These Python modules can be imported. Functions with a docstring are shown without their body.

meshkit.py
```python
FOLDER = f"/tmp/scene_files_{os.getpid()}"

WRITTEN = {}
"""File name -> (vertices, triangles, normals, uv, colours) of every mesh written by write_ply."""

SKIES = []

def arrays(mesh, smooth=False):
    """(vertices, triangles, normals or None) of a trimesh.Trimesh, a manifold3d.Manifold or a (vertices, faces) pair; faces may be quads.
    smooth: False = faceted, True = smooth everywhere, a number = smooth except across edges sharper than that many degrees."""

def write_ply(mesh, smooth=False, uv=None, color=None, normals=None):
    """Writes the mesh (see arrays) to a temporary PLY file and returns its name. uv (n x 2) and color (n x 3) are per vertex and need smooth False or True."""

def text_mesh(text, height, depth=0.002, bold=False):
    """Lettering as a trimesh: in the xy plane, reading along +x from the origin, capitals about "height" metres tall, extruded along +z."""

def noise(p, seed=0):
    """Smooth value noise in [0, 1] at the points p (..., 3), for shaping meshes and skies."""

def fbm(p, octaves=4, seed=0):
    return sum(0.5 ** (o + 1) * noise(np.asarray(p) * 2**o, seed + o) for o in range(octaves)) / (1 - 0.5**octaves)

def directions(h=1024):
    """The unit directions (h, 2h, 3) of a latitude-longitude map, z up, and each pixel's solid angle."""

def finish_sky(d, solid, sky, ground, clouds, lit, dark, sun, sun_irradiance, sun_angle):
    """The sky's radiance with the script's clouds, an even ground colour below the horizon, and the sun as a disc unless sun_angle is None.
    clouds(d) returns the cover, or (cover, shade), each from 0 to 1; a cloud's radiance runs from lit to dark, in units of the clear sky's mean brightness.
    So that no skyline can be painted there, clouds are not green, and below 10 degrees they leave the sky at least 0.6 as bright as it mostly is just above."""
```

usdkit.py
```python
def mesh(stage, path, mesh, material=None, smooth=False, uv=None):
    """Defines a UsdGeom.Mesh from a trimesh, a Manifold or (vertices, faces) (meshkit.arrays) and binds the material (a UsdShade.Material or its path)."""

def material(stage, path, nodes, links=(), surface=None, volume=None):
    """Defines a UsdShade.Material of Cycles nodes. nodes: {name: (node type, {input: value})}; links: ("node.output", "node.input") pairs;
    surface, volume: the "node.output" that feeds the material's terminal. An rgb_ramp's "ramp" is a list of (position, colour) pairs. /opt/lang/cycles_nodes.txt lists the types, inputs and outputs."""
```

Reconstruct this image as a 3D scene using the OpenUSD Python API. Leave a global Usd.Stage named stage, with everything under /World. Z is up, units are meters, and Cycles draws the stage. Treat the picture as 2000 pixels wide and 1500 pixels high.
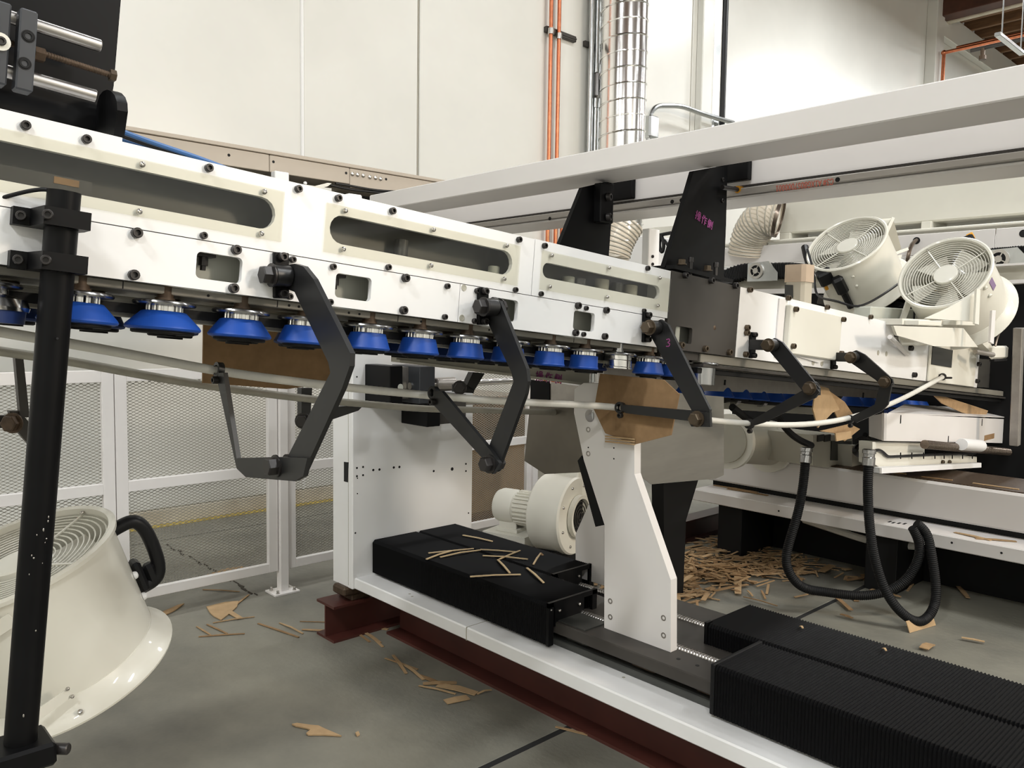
import math, random
import numpy as np, trimesh, usdkit, meshkit
from pxr import Usd, UsdGeom, UsdLux, UsdShade, Gf, Sdf
from shapely.geometry import Polygon

stage = Usd.Stage.CreateInMemory()
UsdGeom.SetStageUpAxis(stage, UsdGeom.Tokens.z)
UsdGeom.SetStageMetersPerUnit(stage, 1.0)
world = UsdGeom.Xform.Define(stage, '/World')
stage.SetDefaultPrim(world.GetPrim())

# ------------------------------------------------------------------ camera
F, EYE = 1573.0, 1.5
_A = np.array([1700, -86, F]); _B = np.array([-1462, -130, F])
_A = _A / np.linalg.norm(_A); _B = _B / np.linalg.norm(_B)
_U = np.cross(_A, _B); _U /= np.linalg.norm(_U); _B = np.cross(_U, _A)
RC = np.stack([_A, _B, _U])            # world = RC @ (right, down, forward)
CAM = np.array([0, 0, EYE])
cam = UsdGeom.Camera.Define(stage, '/World/camera')
r_, u_, b_ = RC[:, 0], -RC[:, 1], -RC[:, 2]
cam.AddTransformOp().Set(Gf.Matrix4d(*r_, 0, *u_, 0, *b_, 0, *CAM, 1))
cam.CreateHorizontalApertureAttr(36.0)
cam.CreateVerticalApertureAttr(27.0)
cam.CreateFocalLengthAttr(36.0 * F / 2000)
cam.CreateClippingRangeAttr(Gf.Vec2f(0.05, 200))
cam.CreateExposureAttr(0.16)

# ------------------------------------------------------------------ lights
dome = UsdLux.DomeLight.Define(stage, '/World/ambient_sky')
dome.CreateIntensityAttr(0.05); dome.CreateColorAttr(Gf.Vec3f(1, .97, .92))

def rect_light(name, pos, w, h, power, color, target=None):
    L = UsdLux.RectLight.Define(stage, '/World/' + name)
    L.CreateWidthAttr(w); L.CreateHeightAttr(h); L.CreateIntensityAttr(power)
    L.CreateColorAttr(Gf.Vec3f(*color)); L.CreateNormalizeAttr(False)
    pos = np.array(pos, float)
    d = np.array([0, 0, -1.0]) if target is None else np.array(target, float) - pos
    d /= np.linalg.norm(d)
    z = -d
    x = np.cross([0, 1, 0], z) if abs(z[1]) < .95 else np.cross([1, 0, 0], z)
    x /= np.linalg.norm(x); y = np.cross(z, x)
    L.AddTransformOp().Set(Gf.Matrix4d(*x, 0, *y, 0, *z, 0, *pos, 1))
    return L

WARM, COOL = (1, .86, .70), (.965, .985, .985)
for k, (lx, ly, pw, w) in enumerate(((-4.0, -4.5, 110, 1.5), (4.3, -6.2, 115, 1.5), (9.0, -6.0, 45, 1.5), (15.5, -6.0, 60, 1.5),
                                     (-3.6, .2, 125, 1.5), (3.8, -1.9, 85, 1.5), (9.5, -1.2, 26, 1.5), (16.0, -1.0, 50, 1.5),
                                     (-3.0, 3.4, 24, 1.5), (2.2, 3.6, 20, 1.5), (7.0, 3.3, 40, 1.5), (11.7, 3.3, 70, 1.5), (16.2, 2.6, 80, 1.5), (20.3, 2.0, 130, 3.2), (26.0, 2.0, 80, 1.5))):
    rect_light('high_bay_light_%d' % k, (lx, ly, 7.0), w, .5, pw, COOL)
rect_light('side_door_light', (6.5, -7.5, 4.6), 1.3, 1.3, 75.0, WARM, (2.2, 1.8, 1.0))

# ------------------------------------------------------------------ pixel helpers (2000 x 1500 frame)
def ray(u, v):
    return RC @ np.array([(u - 1000) / F, (v - 750) / F, 1.0])
def P(u, v, **k):
    (a, c), = k.items(); i = 'xyz'.index(a); d = ray(u, v)
    return CAM + (c - CAM[i]) / d[i] * d
def D(u, v, dist):
    return CAM + dist * ray(u, v)
TH = math.atan(.083)
DX = np.array([math.cos(TH), 0, -math.sin(TH)]); DY = np.array([0, 1., 0]); DZ = np.array([math.sin(TH), 0, math.cos(TH)])
OC = np.array([0, 1.7, 1.628])
CF = np.eye(4); CF[:3, 0], CF[:3, 1], CF[:3, 2], CF[:3, 3] = DX, DY, DZ, OC
def cv(u, v, dy=0.0):
    p = P(u, v, y=1.7 + dy) - OC
    return np.array([p @ DX, dy, p @ DZ])

# ------------------------------------------------------------------ materials
M = {}
def mat(name, col, rough=.5, metal=0.0, var=.0, scale=6.0, bump=0.0, bscale=60., spec=.5, col2=None, coat=0.0, stretch=None, detail=4, lo=.32, hi=.68):
    n = {'p': ('principled_bsdf', {'roughness': rough, 'metallic': metal, 'base_color': tuple(col), 'specular_ior_level': spec, 'coat_weight': coat})}
    l = []
    if var or col2 is not None or bump:
        n['tc'] = ('texture_coordinate', {}); n['mp'] = ('mapping', {'scale': stretch or (1, 1, 1)})
        l.append(('tc.object', 'mp.vector'))
    if var or col2 is not None:
        c2 = tuple(col2) if col2 is not None else tuple(min(1, c * (1 - var)) for c in col)
        n['n'] = ('noise_texture', {'scale': scale, 'detail': detail, 'roughness': .6})
        n['r'] = ('rgb_ramp', {'ramp': [(lo, tuple(col)), (hi, c2)]})
        l += [('mp.vector', 'n.vector'), ('n.fac', 'r.fac'), ('r.color', 'p.base_color')]
    if bump:
        n['bn'] = ('noise_texture', {'scale': bscale, 'detail': 3})
        n['b'] = ('bump', {'strength': bump, 'distance': .01})
        l += [('mp.vector', 'bn.vector'), ('bn.fac', 'b.height'), ('b.normal', 'p.normal')]
    M[name] = usdkit.material(stage, '/World/Looks/' + name, n, l, surface='p.BSDF')
    return M[name]
mat('white_paint', (.85, .845, .84), .38, var=.03, scale=3)
mat('beam_paint', (.76, .73, .71), .4, var=.04, scale=2)
mat('rail_paint', (.52, .49, .46), .35, metal=.2, var=.1, scale=5)
mat('rail_shade', (.23, .215, .18), .5, var=.1, scale=5)
mat('mesh_paint', (.30, .285, .24), .5)
mat('cardboard_pale', (.60, .46, .28), .85, var=.1, scale=18, spec=.2)
mat('cream_paint', (.76, .74, .66), .42, var=.05, scale=3)
mat('fan_paint', (.72, .70, .62), .35, var=.04, scale=4, coat=.3)
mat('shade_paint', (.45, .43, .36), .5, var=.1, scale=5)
mat('wall_paint', (.75, .742, .695), .30, var=.06, scale=1.2, bump=.05, bscale=2.5, spec=.45)
mat('ledge_paint', (.66, .61, .50), .6, col2=(.48, .42, .32), scale=4)
mat('concrete', (.262, .250, .203), .50, lo=.30, hi=.72, col2=(.118, .115, .100), scale=1.5, bump=.15, bscale=40, detail=9, spec=.4, stretch=(1, .7, 1))
mat('joint_dirt', (.012, .012, .012), .9)
mat('crack_dirt', (.05, .042, .032), .95)
mat('yellow_paint', (.55, .40, .07), .6, var=.4, scale=9)
mat('black_steel', (.0045, .0045, .005), .42, var=.3, scale=9, spec=.14)
mat('grey_steel', (.058, .052, .046), .45, var=.3, scale=4, spec=.3)
mat('arm_steel', (.013, .013, .0135), .38, var=.2, scale=14, spec=.5)
mat('bar_steel', (.034, .037, .043), .5, var=.2, scale=14)
mat('bolt_black', (.030, .027, .026), .38, metal=.35)
mat('bolt_brown', (.10, .075, .05), .42, metal=.6)
mat('zinc', (.55, .53, .50), .28, metal=1)
mat('chrome', (.75, .74, .72), .15, metal=1)
mat('dull_chrome', (.42, .42, .42), .22, metal=1)
mat('rod_steel', (.48, .46, .44), .3, metal=1)
mat('rusty_rod', (.10, .065, .04), .55, metal=.4, var=.4, scale=60)
mat('stainless', (.37, .355, .32), .36, metal=.9, var=.15, scale=3, stretch=(1, 1, 6))
mat('dark_stainless', (.20, .18, .15), .4, metal=.8, var=.25, scale=3)
mat('machined', (.42, .39, .36), .34, metal=.7, var=.2, scale=12)
mat('galvanized', (.62, .64, .64), .25, metal=1, var=.12, scale=7)
mat('duct_metal', (.90, .89, .87), .17, metal=1)
mat('copper', (.72, .25, .13), .3, metal=1, var=.25, scale=20)
mat('blue_rubber', (.010, .064, .34), .45, spec=.35)
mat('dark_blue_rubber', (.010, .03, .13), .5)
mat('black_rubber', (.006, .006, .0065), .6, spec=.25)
mat('bellows_cloth', (.003, .003, .0034), .55, spec=.10)
mat('plastic_black', (.008, .008, .009), .4, spec=.3)
mat('nylon', (.76, .74, .68), .32, var=.08, scale=30)
mat('nylon_dull', (.42, .40, .34), .4, var=.15, scale=20)
mat('cardboard', (.41, .27, .145), .85, var=.2, scale=25, spec=.2)
mat('cardboard_b', (.33, .205, .105), .85, var=.25, scale=18, spec=.2)
mat('cardboard_c', (.48, .33, .185), .85, var=.15, scale=18, spec=.2)
mat('red_oxide', (.085, .022, .016), .5, var=.35, scale=3)
mat('dark_red', (.055, .02, .014), .5, var=.35, scale=5)
mat('tray_paint', (.46, .40, .33), .5, var=.06, scale=3)
mat('olive_dark', (.055, .057, .052), .4, var=.35, scale=7)
mat('interior_grey', (.50, .51, .45), .45, var=.1, scale=8)
mat('wood', (.22, .115, .05), .7, col2=(.12, .06, .028), scale=4, stretch=(6, .6, 6))
mat('dark_wood', (.035, .022, .014), .8, var=.4, scale=3)
mat('girder_wood', (.10, .035, .018), .6, var=.5, scale=3)
mat('cable_blue', (.03, .12, .33), .4)
mat('beige_plastic', (.44, .40, .32), .5)
mat('taupe_card', (.48, .37, .27), .8, var=.08, scale=12)
mat('marker_pink', (.32, .06, .22), .6)
mat('marker_red', (.60, .04, .06), .6)
mat('marker_orange', (.75, .16, .10), .6)
mat('screen_dark', (.03, .03, .028), .3)
mat('label_purple', (.25, .17, .30), .5)
mat('amber', (.80, .36, .02), .4)
mat('brown_film', (.17, .10, .05), .22, var=.5, scale=14, bump=.5, bscale=25, spec=.8)
mat('spring_steel', (.20, .16, .13), .28, metal=.9)
mat('dim_glass', (.05, .05, .05), .2)
# clear covers, hoses
def clear(name, tint, gloss=.05, ior=1.5):
    M[name] = usdkit.material(stage, '/World/Looks/' + name, {
        't': ('transparent_bsdf', {'color': tint}), 'g': ('glossy_bsdf', {'color': (1, 1, 1), 'roughness': gloss}),
        'f': ('fresnel', {'IOR': ior}), 'gm': ('geometry', {}), 'iv': ('math', {'math_type': 'subtract', 'value1': 1.0}), 'x': ('math', {'math_type': 'multiply'}), 'm': ('mix_closure', {})},
        [('gm.backfacing', 'iv.value2'), ('f.fac', 'x.value1'), ('iv.value', 'x.value2'), ('x.value', 'm.fac'), ('t.BSDF', 'm.closure1'), ('g.BSDF', 'm.closure2')], surface='m.closure')
clear('acrylic', (.945, .94, .905))
M['clear_hose'] = usdkit.material(stage, '/World/Looks/clear_hose', {'p': ('principled_bsdf', {'base_color': (.82, .72, .58), 'roughness': .2, 'alpha': .6})}, [], surface='p.BSDF')

# ------------------------------------------------------------------ object helpers
COUNT = {}
def numbered(base, parent='/World'):
    key = (parent, base); i = COUNT.get(key, 0); COUNT[key] = i + 1
    return parent + '/' + (base if i == 0 else '%s_%03d' % (base, i))
class T:
    def __init__(s, path, m): s.path, s.m, s.inv = path, m, np.linalg.inv(m)
def setd(prim, **kw):
    for k, v in kw.items():
        if v: prim.SetCustomDataByKey(k, v)
def thing(name, label=None, cat=None, at=None, frame=None, group=None, kind=None):
    m = np.eye(4)
    if frame is not None: m = np.array(frame, float)
    elif at is not None: m[:3, 3] = at
    path = numbered(name)
    x = UsdGeom.Xform.Define(stage, path)
    x.AddTransformOp().Set(Gf.Matrix4d(*m.T.flatten().tolist()))
    setd(x.GetPrim(), label=label, category=cat, group=group, kind=kind)
    return T(path, m)
def part(parent, name, mesh, m, label=None, kind=None, local=False, smooth=32, owner=None):
    """one mesh prim under a thing (or under a part, then owner is the thing); world coordinates unless local"""
    o = owner or parent
    if isinstance(mesh, list): mesh = trimesh.util.concatenate(mesh)
    if not local:
        mesh = mesh.copy(); mesh.apply_transform(o.inv)
    path = numbered(name, parent.path)
    usdkit.mesh(stage, path, mesh, M[m], smooth=smooth)
    setd(stage.GetPrimAtPath(path), label=label, kind=kind)
    return T(path, o.m)
def sub(pt, th, name, mesh, m, **kw): return part(pt, name, mesh, m, owner=th, **kw)
def solo(name, mesh, m, label=None, cat=None, group=None, kind=None, smooth=32):
    if isinstance(mesh, list): mesh = trimesh.util.concatenate(mesh)
    b = mesh.bounds; base = np.array([(b[0, 0] + b[1, 0]) / 2, (b[0, 1] + b[1, 1]) / 2, b[0, 2]])
    mesh = mesh.copy(); mesh.apply_translation(-base)
    path = numbered(name)
    g = usdkit.mesh(stage, path, mesh, M[m], smooth=smooth)
    UsdGeom.Xformable(g).AddTranslateOp().Set(Gf.Vec3d(*base.tolist()))
    setd(g.GetPrim(), label=label, category=cat, group=group, kind=kind)
    return g

# ------------------------------------------------------------------ mesh helpers
def box(lo, hi, c=.0):
    lo, hi = np.minimum(lo, hi).astype(float), np.maximum(lo, hi).astype(float)
    if c <= 0:
        m = trimesh.creation.box(hi - lo); m.apply_translation((lo + hi) / 2); return m
    c = min(c, .45 * (hi - lo).min()); pts = []
    for sx in (0, 1):
        for sy in (0, 1):
            for sz in (0, 1):
                p = np.where([sx, sy, sz], hi, lo).astype(float); d = np.where([sx, sy, sz], -c, c)
                for k in range(3):
                    q = p + d; q[k] = p[k]; pts.append(q)
    return trimesh.Trimesh(np.array(pts)).convex_hull
def axes(d):
    d = np.asarray(d, float); d = d / np.linalg.norm(d)
    a = np.array([0, 0, 1.]) if abs(d[2]) < .9 else np.array([1., 0, 0])
    x = np.cross(a, d); x /= np.linalg.norm(x)
    return x, np.cross(d, x), d
def lathe(prof, n=24, p0=(0, 0, 0), d=(0, 0, 1), rf=None):
    """prof: (radius, height) pairs along axis d from p0"""
    prof = np.array(prof, float); x, y, z = axes(d); p0 = np.array(p0, float)
    a = np.linspace(0, 2 * np.pi, n, endpoint=False)
    V = []
    for i, (r, h) in enumerate(prof):
        rr = r * (rf(a, i) if rf is not None else 1)
        V.append(p0 + h * z + (rr * np.cos(a))[:, None] * x + (rr * np.sin(a))[:, None] * y)
    V = np.concatenate(V); Fs = []
    j = np.arange(n); jn = (j + 1) % n
    for i in range(len(prof) - 1):
        a0, a1, b0, b1 = i * n + j, i * n + jn, (i + 1) * n + j, (i + 1) * n + jn
        if prof[i, 0] > 1e-9: Fs.append(np.stack([a0, a1, b1], 1))
        if prof[i + 1, 0] > 1e-9: Fs.append(np.stack([a0, b1, b0], 1))
    m = trimesh.Trimesh(V, np.concatenate(Fs), process=False); m.merge_vertices(); return m
def cyl(p0, p1, r, n=16, r1=None, c=0.0):
    p0, p1 = np.array(p0, float), np.array(p1, float); L = np.linalg.norm(p1 - p0); r1 = r if r1 is None else r1
    if c: pr = [(0, 0), (r - c, 0), (r, c), (r1, L - c), (r1 - c, L), (0, L)]
    else: pr = [(0, 0), (r, 0), (r1, L), (0, L)]
    return lathe(pr, n, p0, p1 - p0)
def smooth_path(pts, per=8):
    from scipy.interpolate import CubicSpline
    pts = np.array(pts, float)
    if len(pts) < 3: return np.array([pts[0] + (pts[-1] - pts[0]) * t for t in np.linspace(0, 1, per)])
    t = np.concatenate([[0], np.cumsum(np.linalg.norm(np.diff(pts, axis=0), axis=1) ** .5)])
    return CubicSpline(t, pts, bc_type='natural')(np.linspace(0, t[-1], per * (len(pts) - 1) + 1))
def tube(path, r, n=12, cap=True):
    path = np.array(path, float); k = len(path); r = np.broadcast_to(r, (k,))
    tg = np.gradient(path, axis=0); tg /= np.linalg.norm(tg, axis=1)[:, None]
    x, _, _ = axes(tg[0]); V = []; a = np.linspace(0, 2 * np.pi, n, endpoint=False)
    for i in range(k):
        x = x - (x @ tg[i]) * tg[i]; x /= np.linalg.norm(x); y = np.cross(tg[i], x)
        V.append(path[i] + r[i] * (np.cos(a)[:, None] * x + np.sin(a)[:, None] * y))
    V = np.concatenate(V + [path[:1], path[-1:]]); j = np.arange(n); jn = (j + 1) % n; Fs = []
    for i in range(k - 1):
        Fs += [np.stack([i * n + j, i * n + jn, (i + 1) * n + jn], 1), np.stack([i * n + j, (i + 1) * n + jn, (i + 1) * n + j], 1)]
    if cap:
        Fs += [np.stack([np.full(n, k * n), jn, j], 1), np.stack([np.full(n, k * n + 1), (k - 1) * n + j, (k - 1) * n + jn], 1)]
    return trimesh.Trimesh(V, np.concatenate(Fs), process=False)
def corrugated(path, r, pitch=.012, amp=.12, n=12):
    path = np.array(path); s = np.concatenate([[0], np.cumsum(np.linalg.norm(np.diff(path, axis=0), axis=1))])
    k = int(s[-1] / pitch * 3); q = np.linspace(0, s[-1], k)
    p = np.stack([np.interp(q, s, path[:, i]) for i in range(3)], 1)
    return tube(p, r * (1 + amp * np.where(np.arange(k) % 3 == 0, -1, .5)), n)
def slab(pts, tv, holes=()):
    """planar world polygon extruded by vector tv"""
    pts = np.array(pts, float); tv = np.array(tv, float); t = np.linalg.norm(tv)
    nrm = np.cross(pts, np.roll(pts, -1, 0)).sum(0); nrm /= np.linalg.norm(nrm)
    if nrm @ tv < 0: nrm = -nrm
    u = pts[1] - pts[0]; u -= (u @ nrm) * nrm; u /= np.linalg.norm(u); v = np.cross(nrm, u)
    to2 = lambda q: np.stack([(np.array(q) - pts[0]) @ u, (np.array(q) - pts[0]) @ v], 1)
    poly = Polygon(to2(pts), [to2(h) for h in holes])
    if not poly.is_valid: poly = poly.buffer(0)
    m = trimesh.creation.extrude_polygon(poly, t, engine='earcut')
    X = np.eye(4); X[:3, 0], X[:3, 1], X[:3, 2], X[:3, 3] = u, v, nrm, pts[0]
    m.apply_transform(X); return m
def pslab(px, tv, **k): return slab([P(u, v, **k) for u, v in px], tv)
def rrect(s0, s1, h0, h1, r, dy=0.0, n=5):
    r = min(r, (s1 - s0) / 2 - 1e-4, (h1 - h0) / 2 - 1e-4); out = []
    for cx, cz, a0 in ((s1 - r, h1 - r, 0), (s0 + r, h1 - r, 90), (s0 + r, h0 + r, 180), (s1 - r, h0 + r, 270)):
        for a in np.radians(np.linspace(a0, a0 + 90, n)):
            out.append((cx + r * math.cos(a), dy, cz + r * math.sin(a)))
    return out
def socket_bolt(p, d, r, L, n=14):
    p = np.array(p, float)
    return lathe([(r, 0), (r, L * .86), (r * .86, L), (r * .55, L), (r * .5, L * .5), (0, L * .5)], n, p, d)
def dome_screw(p, d, r, n=12):
    return lathe([(r, 0), (r, r * .35), (r * .8, r * .8), (r * .4, r), (r * .32, r * .6), (0, r * .6)], n, p, d)
def hex_bolt(p, d, r, L, washer=True):
    p = np.array(p, float); d = np.array(d, float) / np.linalg.norm(d)
    ms = [lathe([(0, 0), (r, 0), (r, L * .9), (r * .86, L), (0, L)], 6, p + d * (.004 if washer else 0), d)]
    if washer: ms.append(lathe([(0, 0), (r * 1.25, 0), (r * 1.25, .004), (0, .004)], 20, p, d))
    return trimesh.util.concatenate(ms)
def bar(p0, p1, w, t, wdir):
    """rectangular bar from p0 to p1: width w along wdir, thickness t across"""
    p0, p1 = np.array(p0, float), np.array(p1, float); d = p1 - p0; L = np.linalg.norm(d); d /= L
    wd = np.array(wdir, float); wd -= (wd @ d) * d; wd /= np.linalg.norm(wd); td = np.cross(d, wd)
    m = box((0, -w / 2, -t / 2), (L, w / 2, t / 2), min(w, t) * .08)
    X = np.eye(4); X[:3, 0], X[:3, 1], X[:3, 2], X[:3, 3] = d, wd, td, p0
    m.apply_transform(X); return m
def strokes(lines, o, xd, yd, sz, w, nrm):
    o, xd, yd, nrm = (np.array(a, float) for a in (o, xd, yd, nrm)); ms = []
    for ln in lines:
        for a, b in zip(ln[:-1], ln[1:]):
            pa, pb = (o + sz * (q[0] * xd + q[1] * yd) for q in (a, b))
            ms.append(bar(pa, pb, w, .0012, np.cross(nrm, pb - pa)))
    return ms
GLYPH = [
    [[(0, .75), (.3, .78)], [(.17, 1), (.17, .05), (.05, .12)], [(0, .38), (.32, .52)], [(.5, .97), (.85, .97), (.85, .78), (.5, .78), (.5, .97)],
     [(.4, .7), (.6, .7), (.6, .52), (.4, .52), (.4, .7)], [(.72, .7), (.95, .7), (.95, .52), (.72, .52), (.72, .7)], [(.38, .38), (1, .4)], [(.68, .5), (.68, 0)], [(.66, .36), (.4, .08)], [(.7, .36), (.98, .08)]],
    [[(.3, 1), (.05, .55)], [(.2, .78), (.2, 0)], [(.52, 1), (.36, .62)], [(.46, .8), (1, .82)], [(.65, .8), (.65, 0)], [(.65, .55), (.95, .56)], [(.65, .28), (.95, .3)]],
    [[(.22, 1), (.02, .55)], [(.14, .78), (.14, 0)], [(.32, .9), (.32, .35)], [(.32, .9), (.6, .9), (.6, .35)], [(.46, .75), (.46, .4), (.3, .05)], [(.5, .3), (.64, .1)], [(.76, .85), (.76, .3)], [(.95, 1), (.95, .05), (.84, .1)]]]
def words(o, xd, yd, sz, w, nrm, gap=1.25):
    ms = []; xd = np.array(xd, float)
    for i, g in enumerate(GLYPH): ms += strokes(g, np.array(o) + xd * sz * gap * i, xd, yd, sz, w, nrm)
    return ms
rng = random.Random(7)

# ================================================================== THE SETTING
WY = 6.12
fl = thing('floor', kind='structure')
g = .013
for (y0, y1) in ((-9.0, 2.0), (2.0, 5.66), (5.66, WY)):
    part(fl, 'floor_slab', box((-6, y0 + g, -.15), (32, y1 - g, 0), .003), 'concrete', smooth=False)
part(fl, 'joint_filler', [box((-6, 1.987, -.12), (32, 2.013, -.002)), box((-6, 5.65, -.12), (32, 5.67, -.006))], 'joint_dirt')
ck = []
y = 4.15
while y < 5.5:
    h = rng.uniform(.03, .09); w = rng.uniform(.003, .010); x = 1.95 + rng.uniform(-.012, .012)
    ck.append(slab([(x - w, y, .0005), (x + w, y + .01, .0005), (x + w * .6, y + h, .0005), (x - w * .7, y + h * .9, .0005)], (0, 0, .003))); y += h * rng.uniform(.7, 1.5)
part(fl, 'crack_filler', ck, 'crack_dirt', label='dirt-filled crack in the concrete')
# back wall of tilt-up panels
wl = thing('wall_back', kind='structure')
def wx(u, v, y=WY): return P(u, v, y=y)[0]
seams = [-6.0, wx(590, 150), wx(818, 150), wx(1352, 100), wx(1812, 60), 32.0]
for a, b in zip(seams[:-1], seams[1:]):
    part(wl, 'wall_panel', box((a + .012, WY, .115), (b - .012, WY + .2, 7.75), .008), 'wall_paint', smooth=False)
part(wl, 'joint_backing', box((-6, WY + .02, 0), (32, WY + .25, 7.75)), 'shade_paint')
part(wl, 'sealant_bead', cyl((seams[1], WY + .006, .12), (seams[1], WY + .006, 7.7), .016, 8), 'white_paint')
part(wl, 'sealant_bead', cyl((seams[2], WY + .016, .12), (seams[2], WY + .016, 7.7), .006, 8), 'shade_paint')
px0, px1 = wx(1360, 100), wx(1404, 100)
part(wl, 'pilaster', box((px0, WY - .10, .11), (px1, WY, 7.7), .01), 'wall_paint', smooth=False)
cx0, cx1 = P(1828, 100, y=WY - .19)[0], P(1843, 100, y=WY - .19)[0]
part(wl, 'pilaster', box((cx0, WY - .19, .11), (cx1, WY, 7.75), .01), 'wall_paint', smooth=False)
bs = thing('baseboard_back', kind='structure')
part(bs, 'kick_curb', box((-6, WY - .015, 0), (32, WY + .2, .112), .004), 'ledge_paint', smooth=False)
part(bs, 'floor_stripe', box((-6, WY - .10, .0005), (32, WY - .017, .003)), 'yellow_paint')
CZ = P(1835, 30, y=WY - .1)[2]
tr = thing('trim_1', kind='structure')
part(tr, 'wall_ledger', box((cx1, WY - .14, CZ - .35), (32, WY, CZ + .12), .01), 'wall_paint', smooth=False)
ce = thing('ceiling', kind='structure')
part(ce, 'roof_deck', box((-6, -9, CZ + .62), (32, WY + .2, CZ + .75)), 'dark_wood')
gx = wx(1838, 30) - .1
part(ce, 'girder', box((gx - .35, -9, CZ - .06), (gx, WY, CZ + .62), .01), 'girder_wood', smooth=False)
part(ce, 'girder_plate', box((gx, -9, CZ - .08), (gx + .12, WY, CZ - .02)), 'ledge_paint')
x = -5.2
while x < 31.5:
    if abs(x - gx + .1) > .5: part(ce, 'joist', box((x, -9, CZ + .12), (x + .09, WY, CZ + .62), .006), 'wood', smooth=False)
    x += .61
for nm, lo, hi in (('wall_left', (-6.2, -9, 0), (-6, WY + .2, 8.4)), ('wall_front', (-6.2, -9.2, 0), (32.2, -9, 8.4)), ('wall_right', (32, -9, 0), (32.2, WY + .2, 8.4))):
    w_ = thing(nm, kind='structure'); part(w_, 'wall_panel', box(lo, hi), 'wall_paint')

# ---- pipes and ducts on the back wall
y_ = WY - .07
for i, (ua, va, ub, vb) in enumerate(((1078, 5, 1071, 312), (1093.5, 5, 1087, 312))):
    x_ = wx((ua + ub) / 2, 150, y_)
    t = thing('copper_pipe', ('copper pipe running up the wall, left one of the close pair' if i == 0 else 'copper pipe running up the wall, right one of the close pair'), 'pipe', at=(x_, y_, .2))
    part(t, 'pipe', cyl((x_, y_, .2), (x_, y_, 7.5), .021, 12), 'copper')
    zc = P(1078, 62 + 4 * i, y=y_)[2]
    part(t, 'clamp', cyl((x_, y_, zc - .03), (x_, y_, zc + .03), .034, 12), 'zinc', label='bright zinc clamp')
x_ = wx(1097, 465, y_)
t = thing('copper_pipe', 'copper pipe seen only in the gap under the overhead beam, rightmost of three', 'pipe', at=(x_, y_, .2))
part(t, 'pipe', cyl((x_, y_, .2), (x_, y_, P(1097, 400, y=y_)[2]), .021, 12), 'copper')
zc = P(1090, 66, y=WY - .02)[2]
solo('pipe_strut', [box((wx(1062, 60), WY - .045, zc - .03), (wx(1120, 78), WY - .0, zc + .03), .004), box((wx(1062, 60), WY - .05, zc - .008), (wx(1120, 78), WY - .044, zc + .008))], 'grey_steel', 'short dark metal strut holding the two copper pipes to the wall', 'strut')
for i, u in enumerate((1153.5, 1164.5)):
    yy = WY - .06; x_ = wx(u, 150, yy)
    t = thing('conduit', ('plain galvanized conduit between copper pipes and spiral duct' if i == 0 else 'galvanized conduit with a fitting box right beside the spiral duct'), 'conduit', at=(x_, yy, .2))
    part(t, 'tube', cyl((x_, yy, .2), (x_, yy, 7.5), .032 if i == 0 else .036, 14), 'galvanized')
    if i == 1:
        za, zb = P(1163, 193, y=yy)[2], P(1163, 143, y=yy)[2]
        part(t, 'fitting_box', box((x_ - .06, yy - .07, za), (x_ + .05, yy + .03, zb), .02), 'dull_chrome')
        for zz in (za, zb): part(t, 'coupling', cyl((x_, yy, zz - .1), (x_, yy, zz + .1), .046, 14), 'galvanized')
zc = P(1150, 90, y=WY)[2]
solo('conduit_strut', box((wx(1138, 88), WY - .04, zc - .03), (wx(1170, 95), WY, zc + .03), .004), 'grey_steel', 'small dark strut behind the two galvanized conduits', 'strut')
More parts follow.
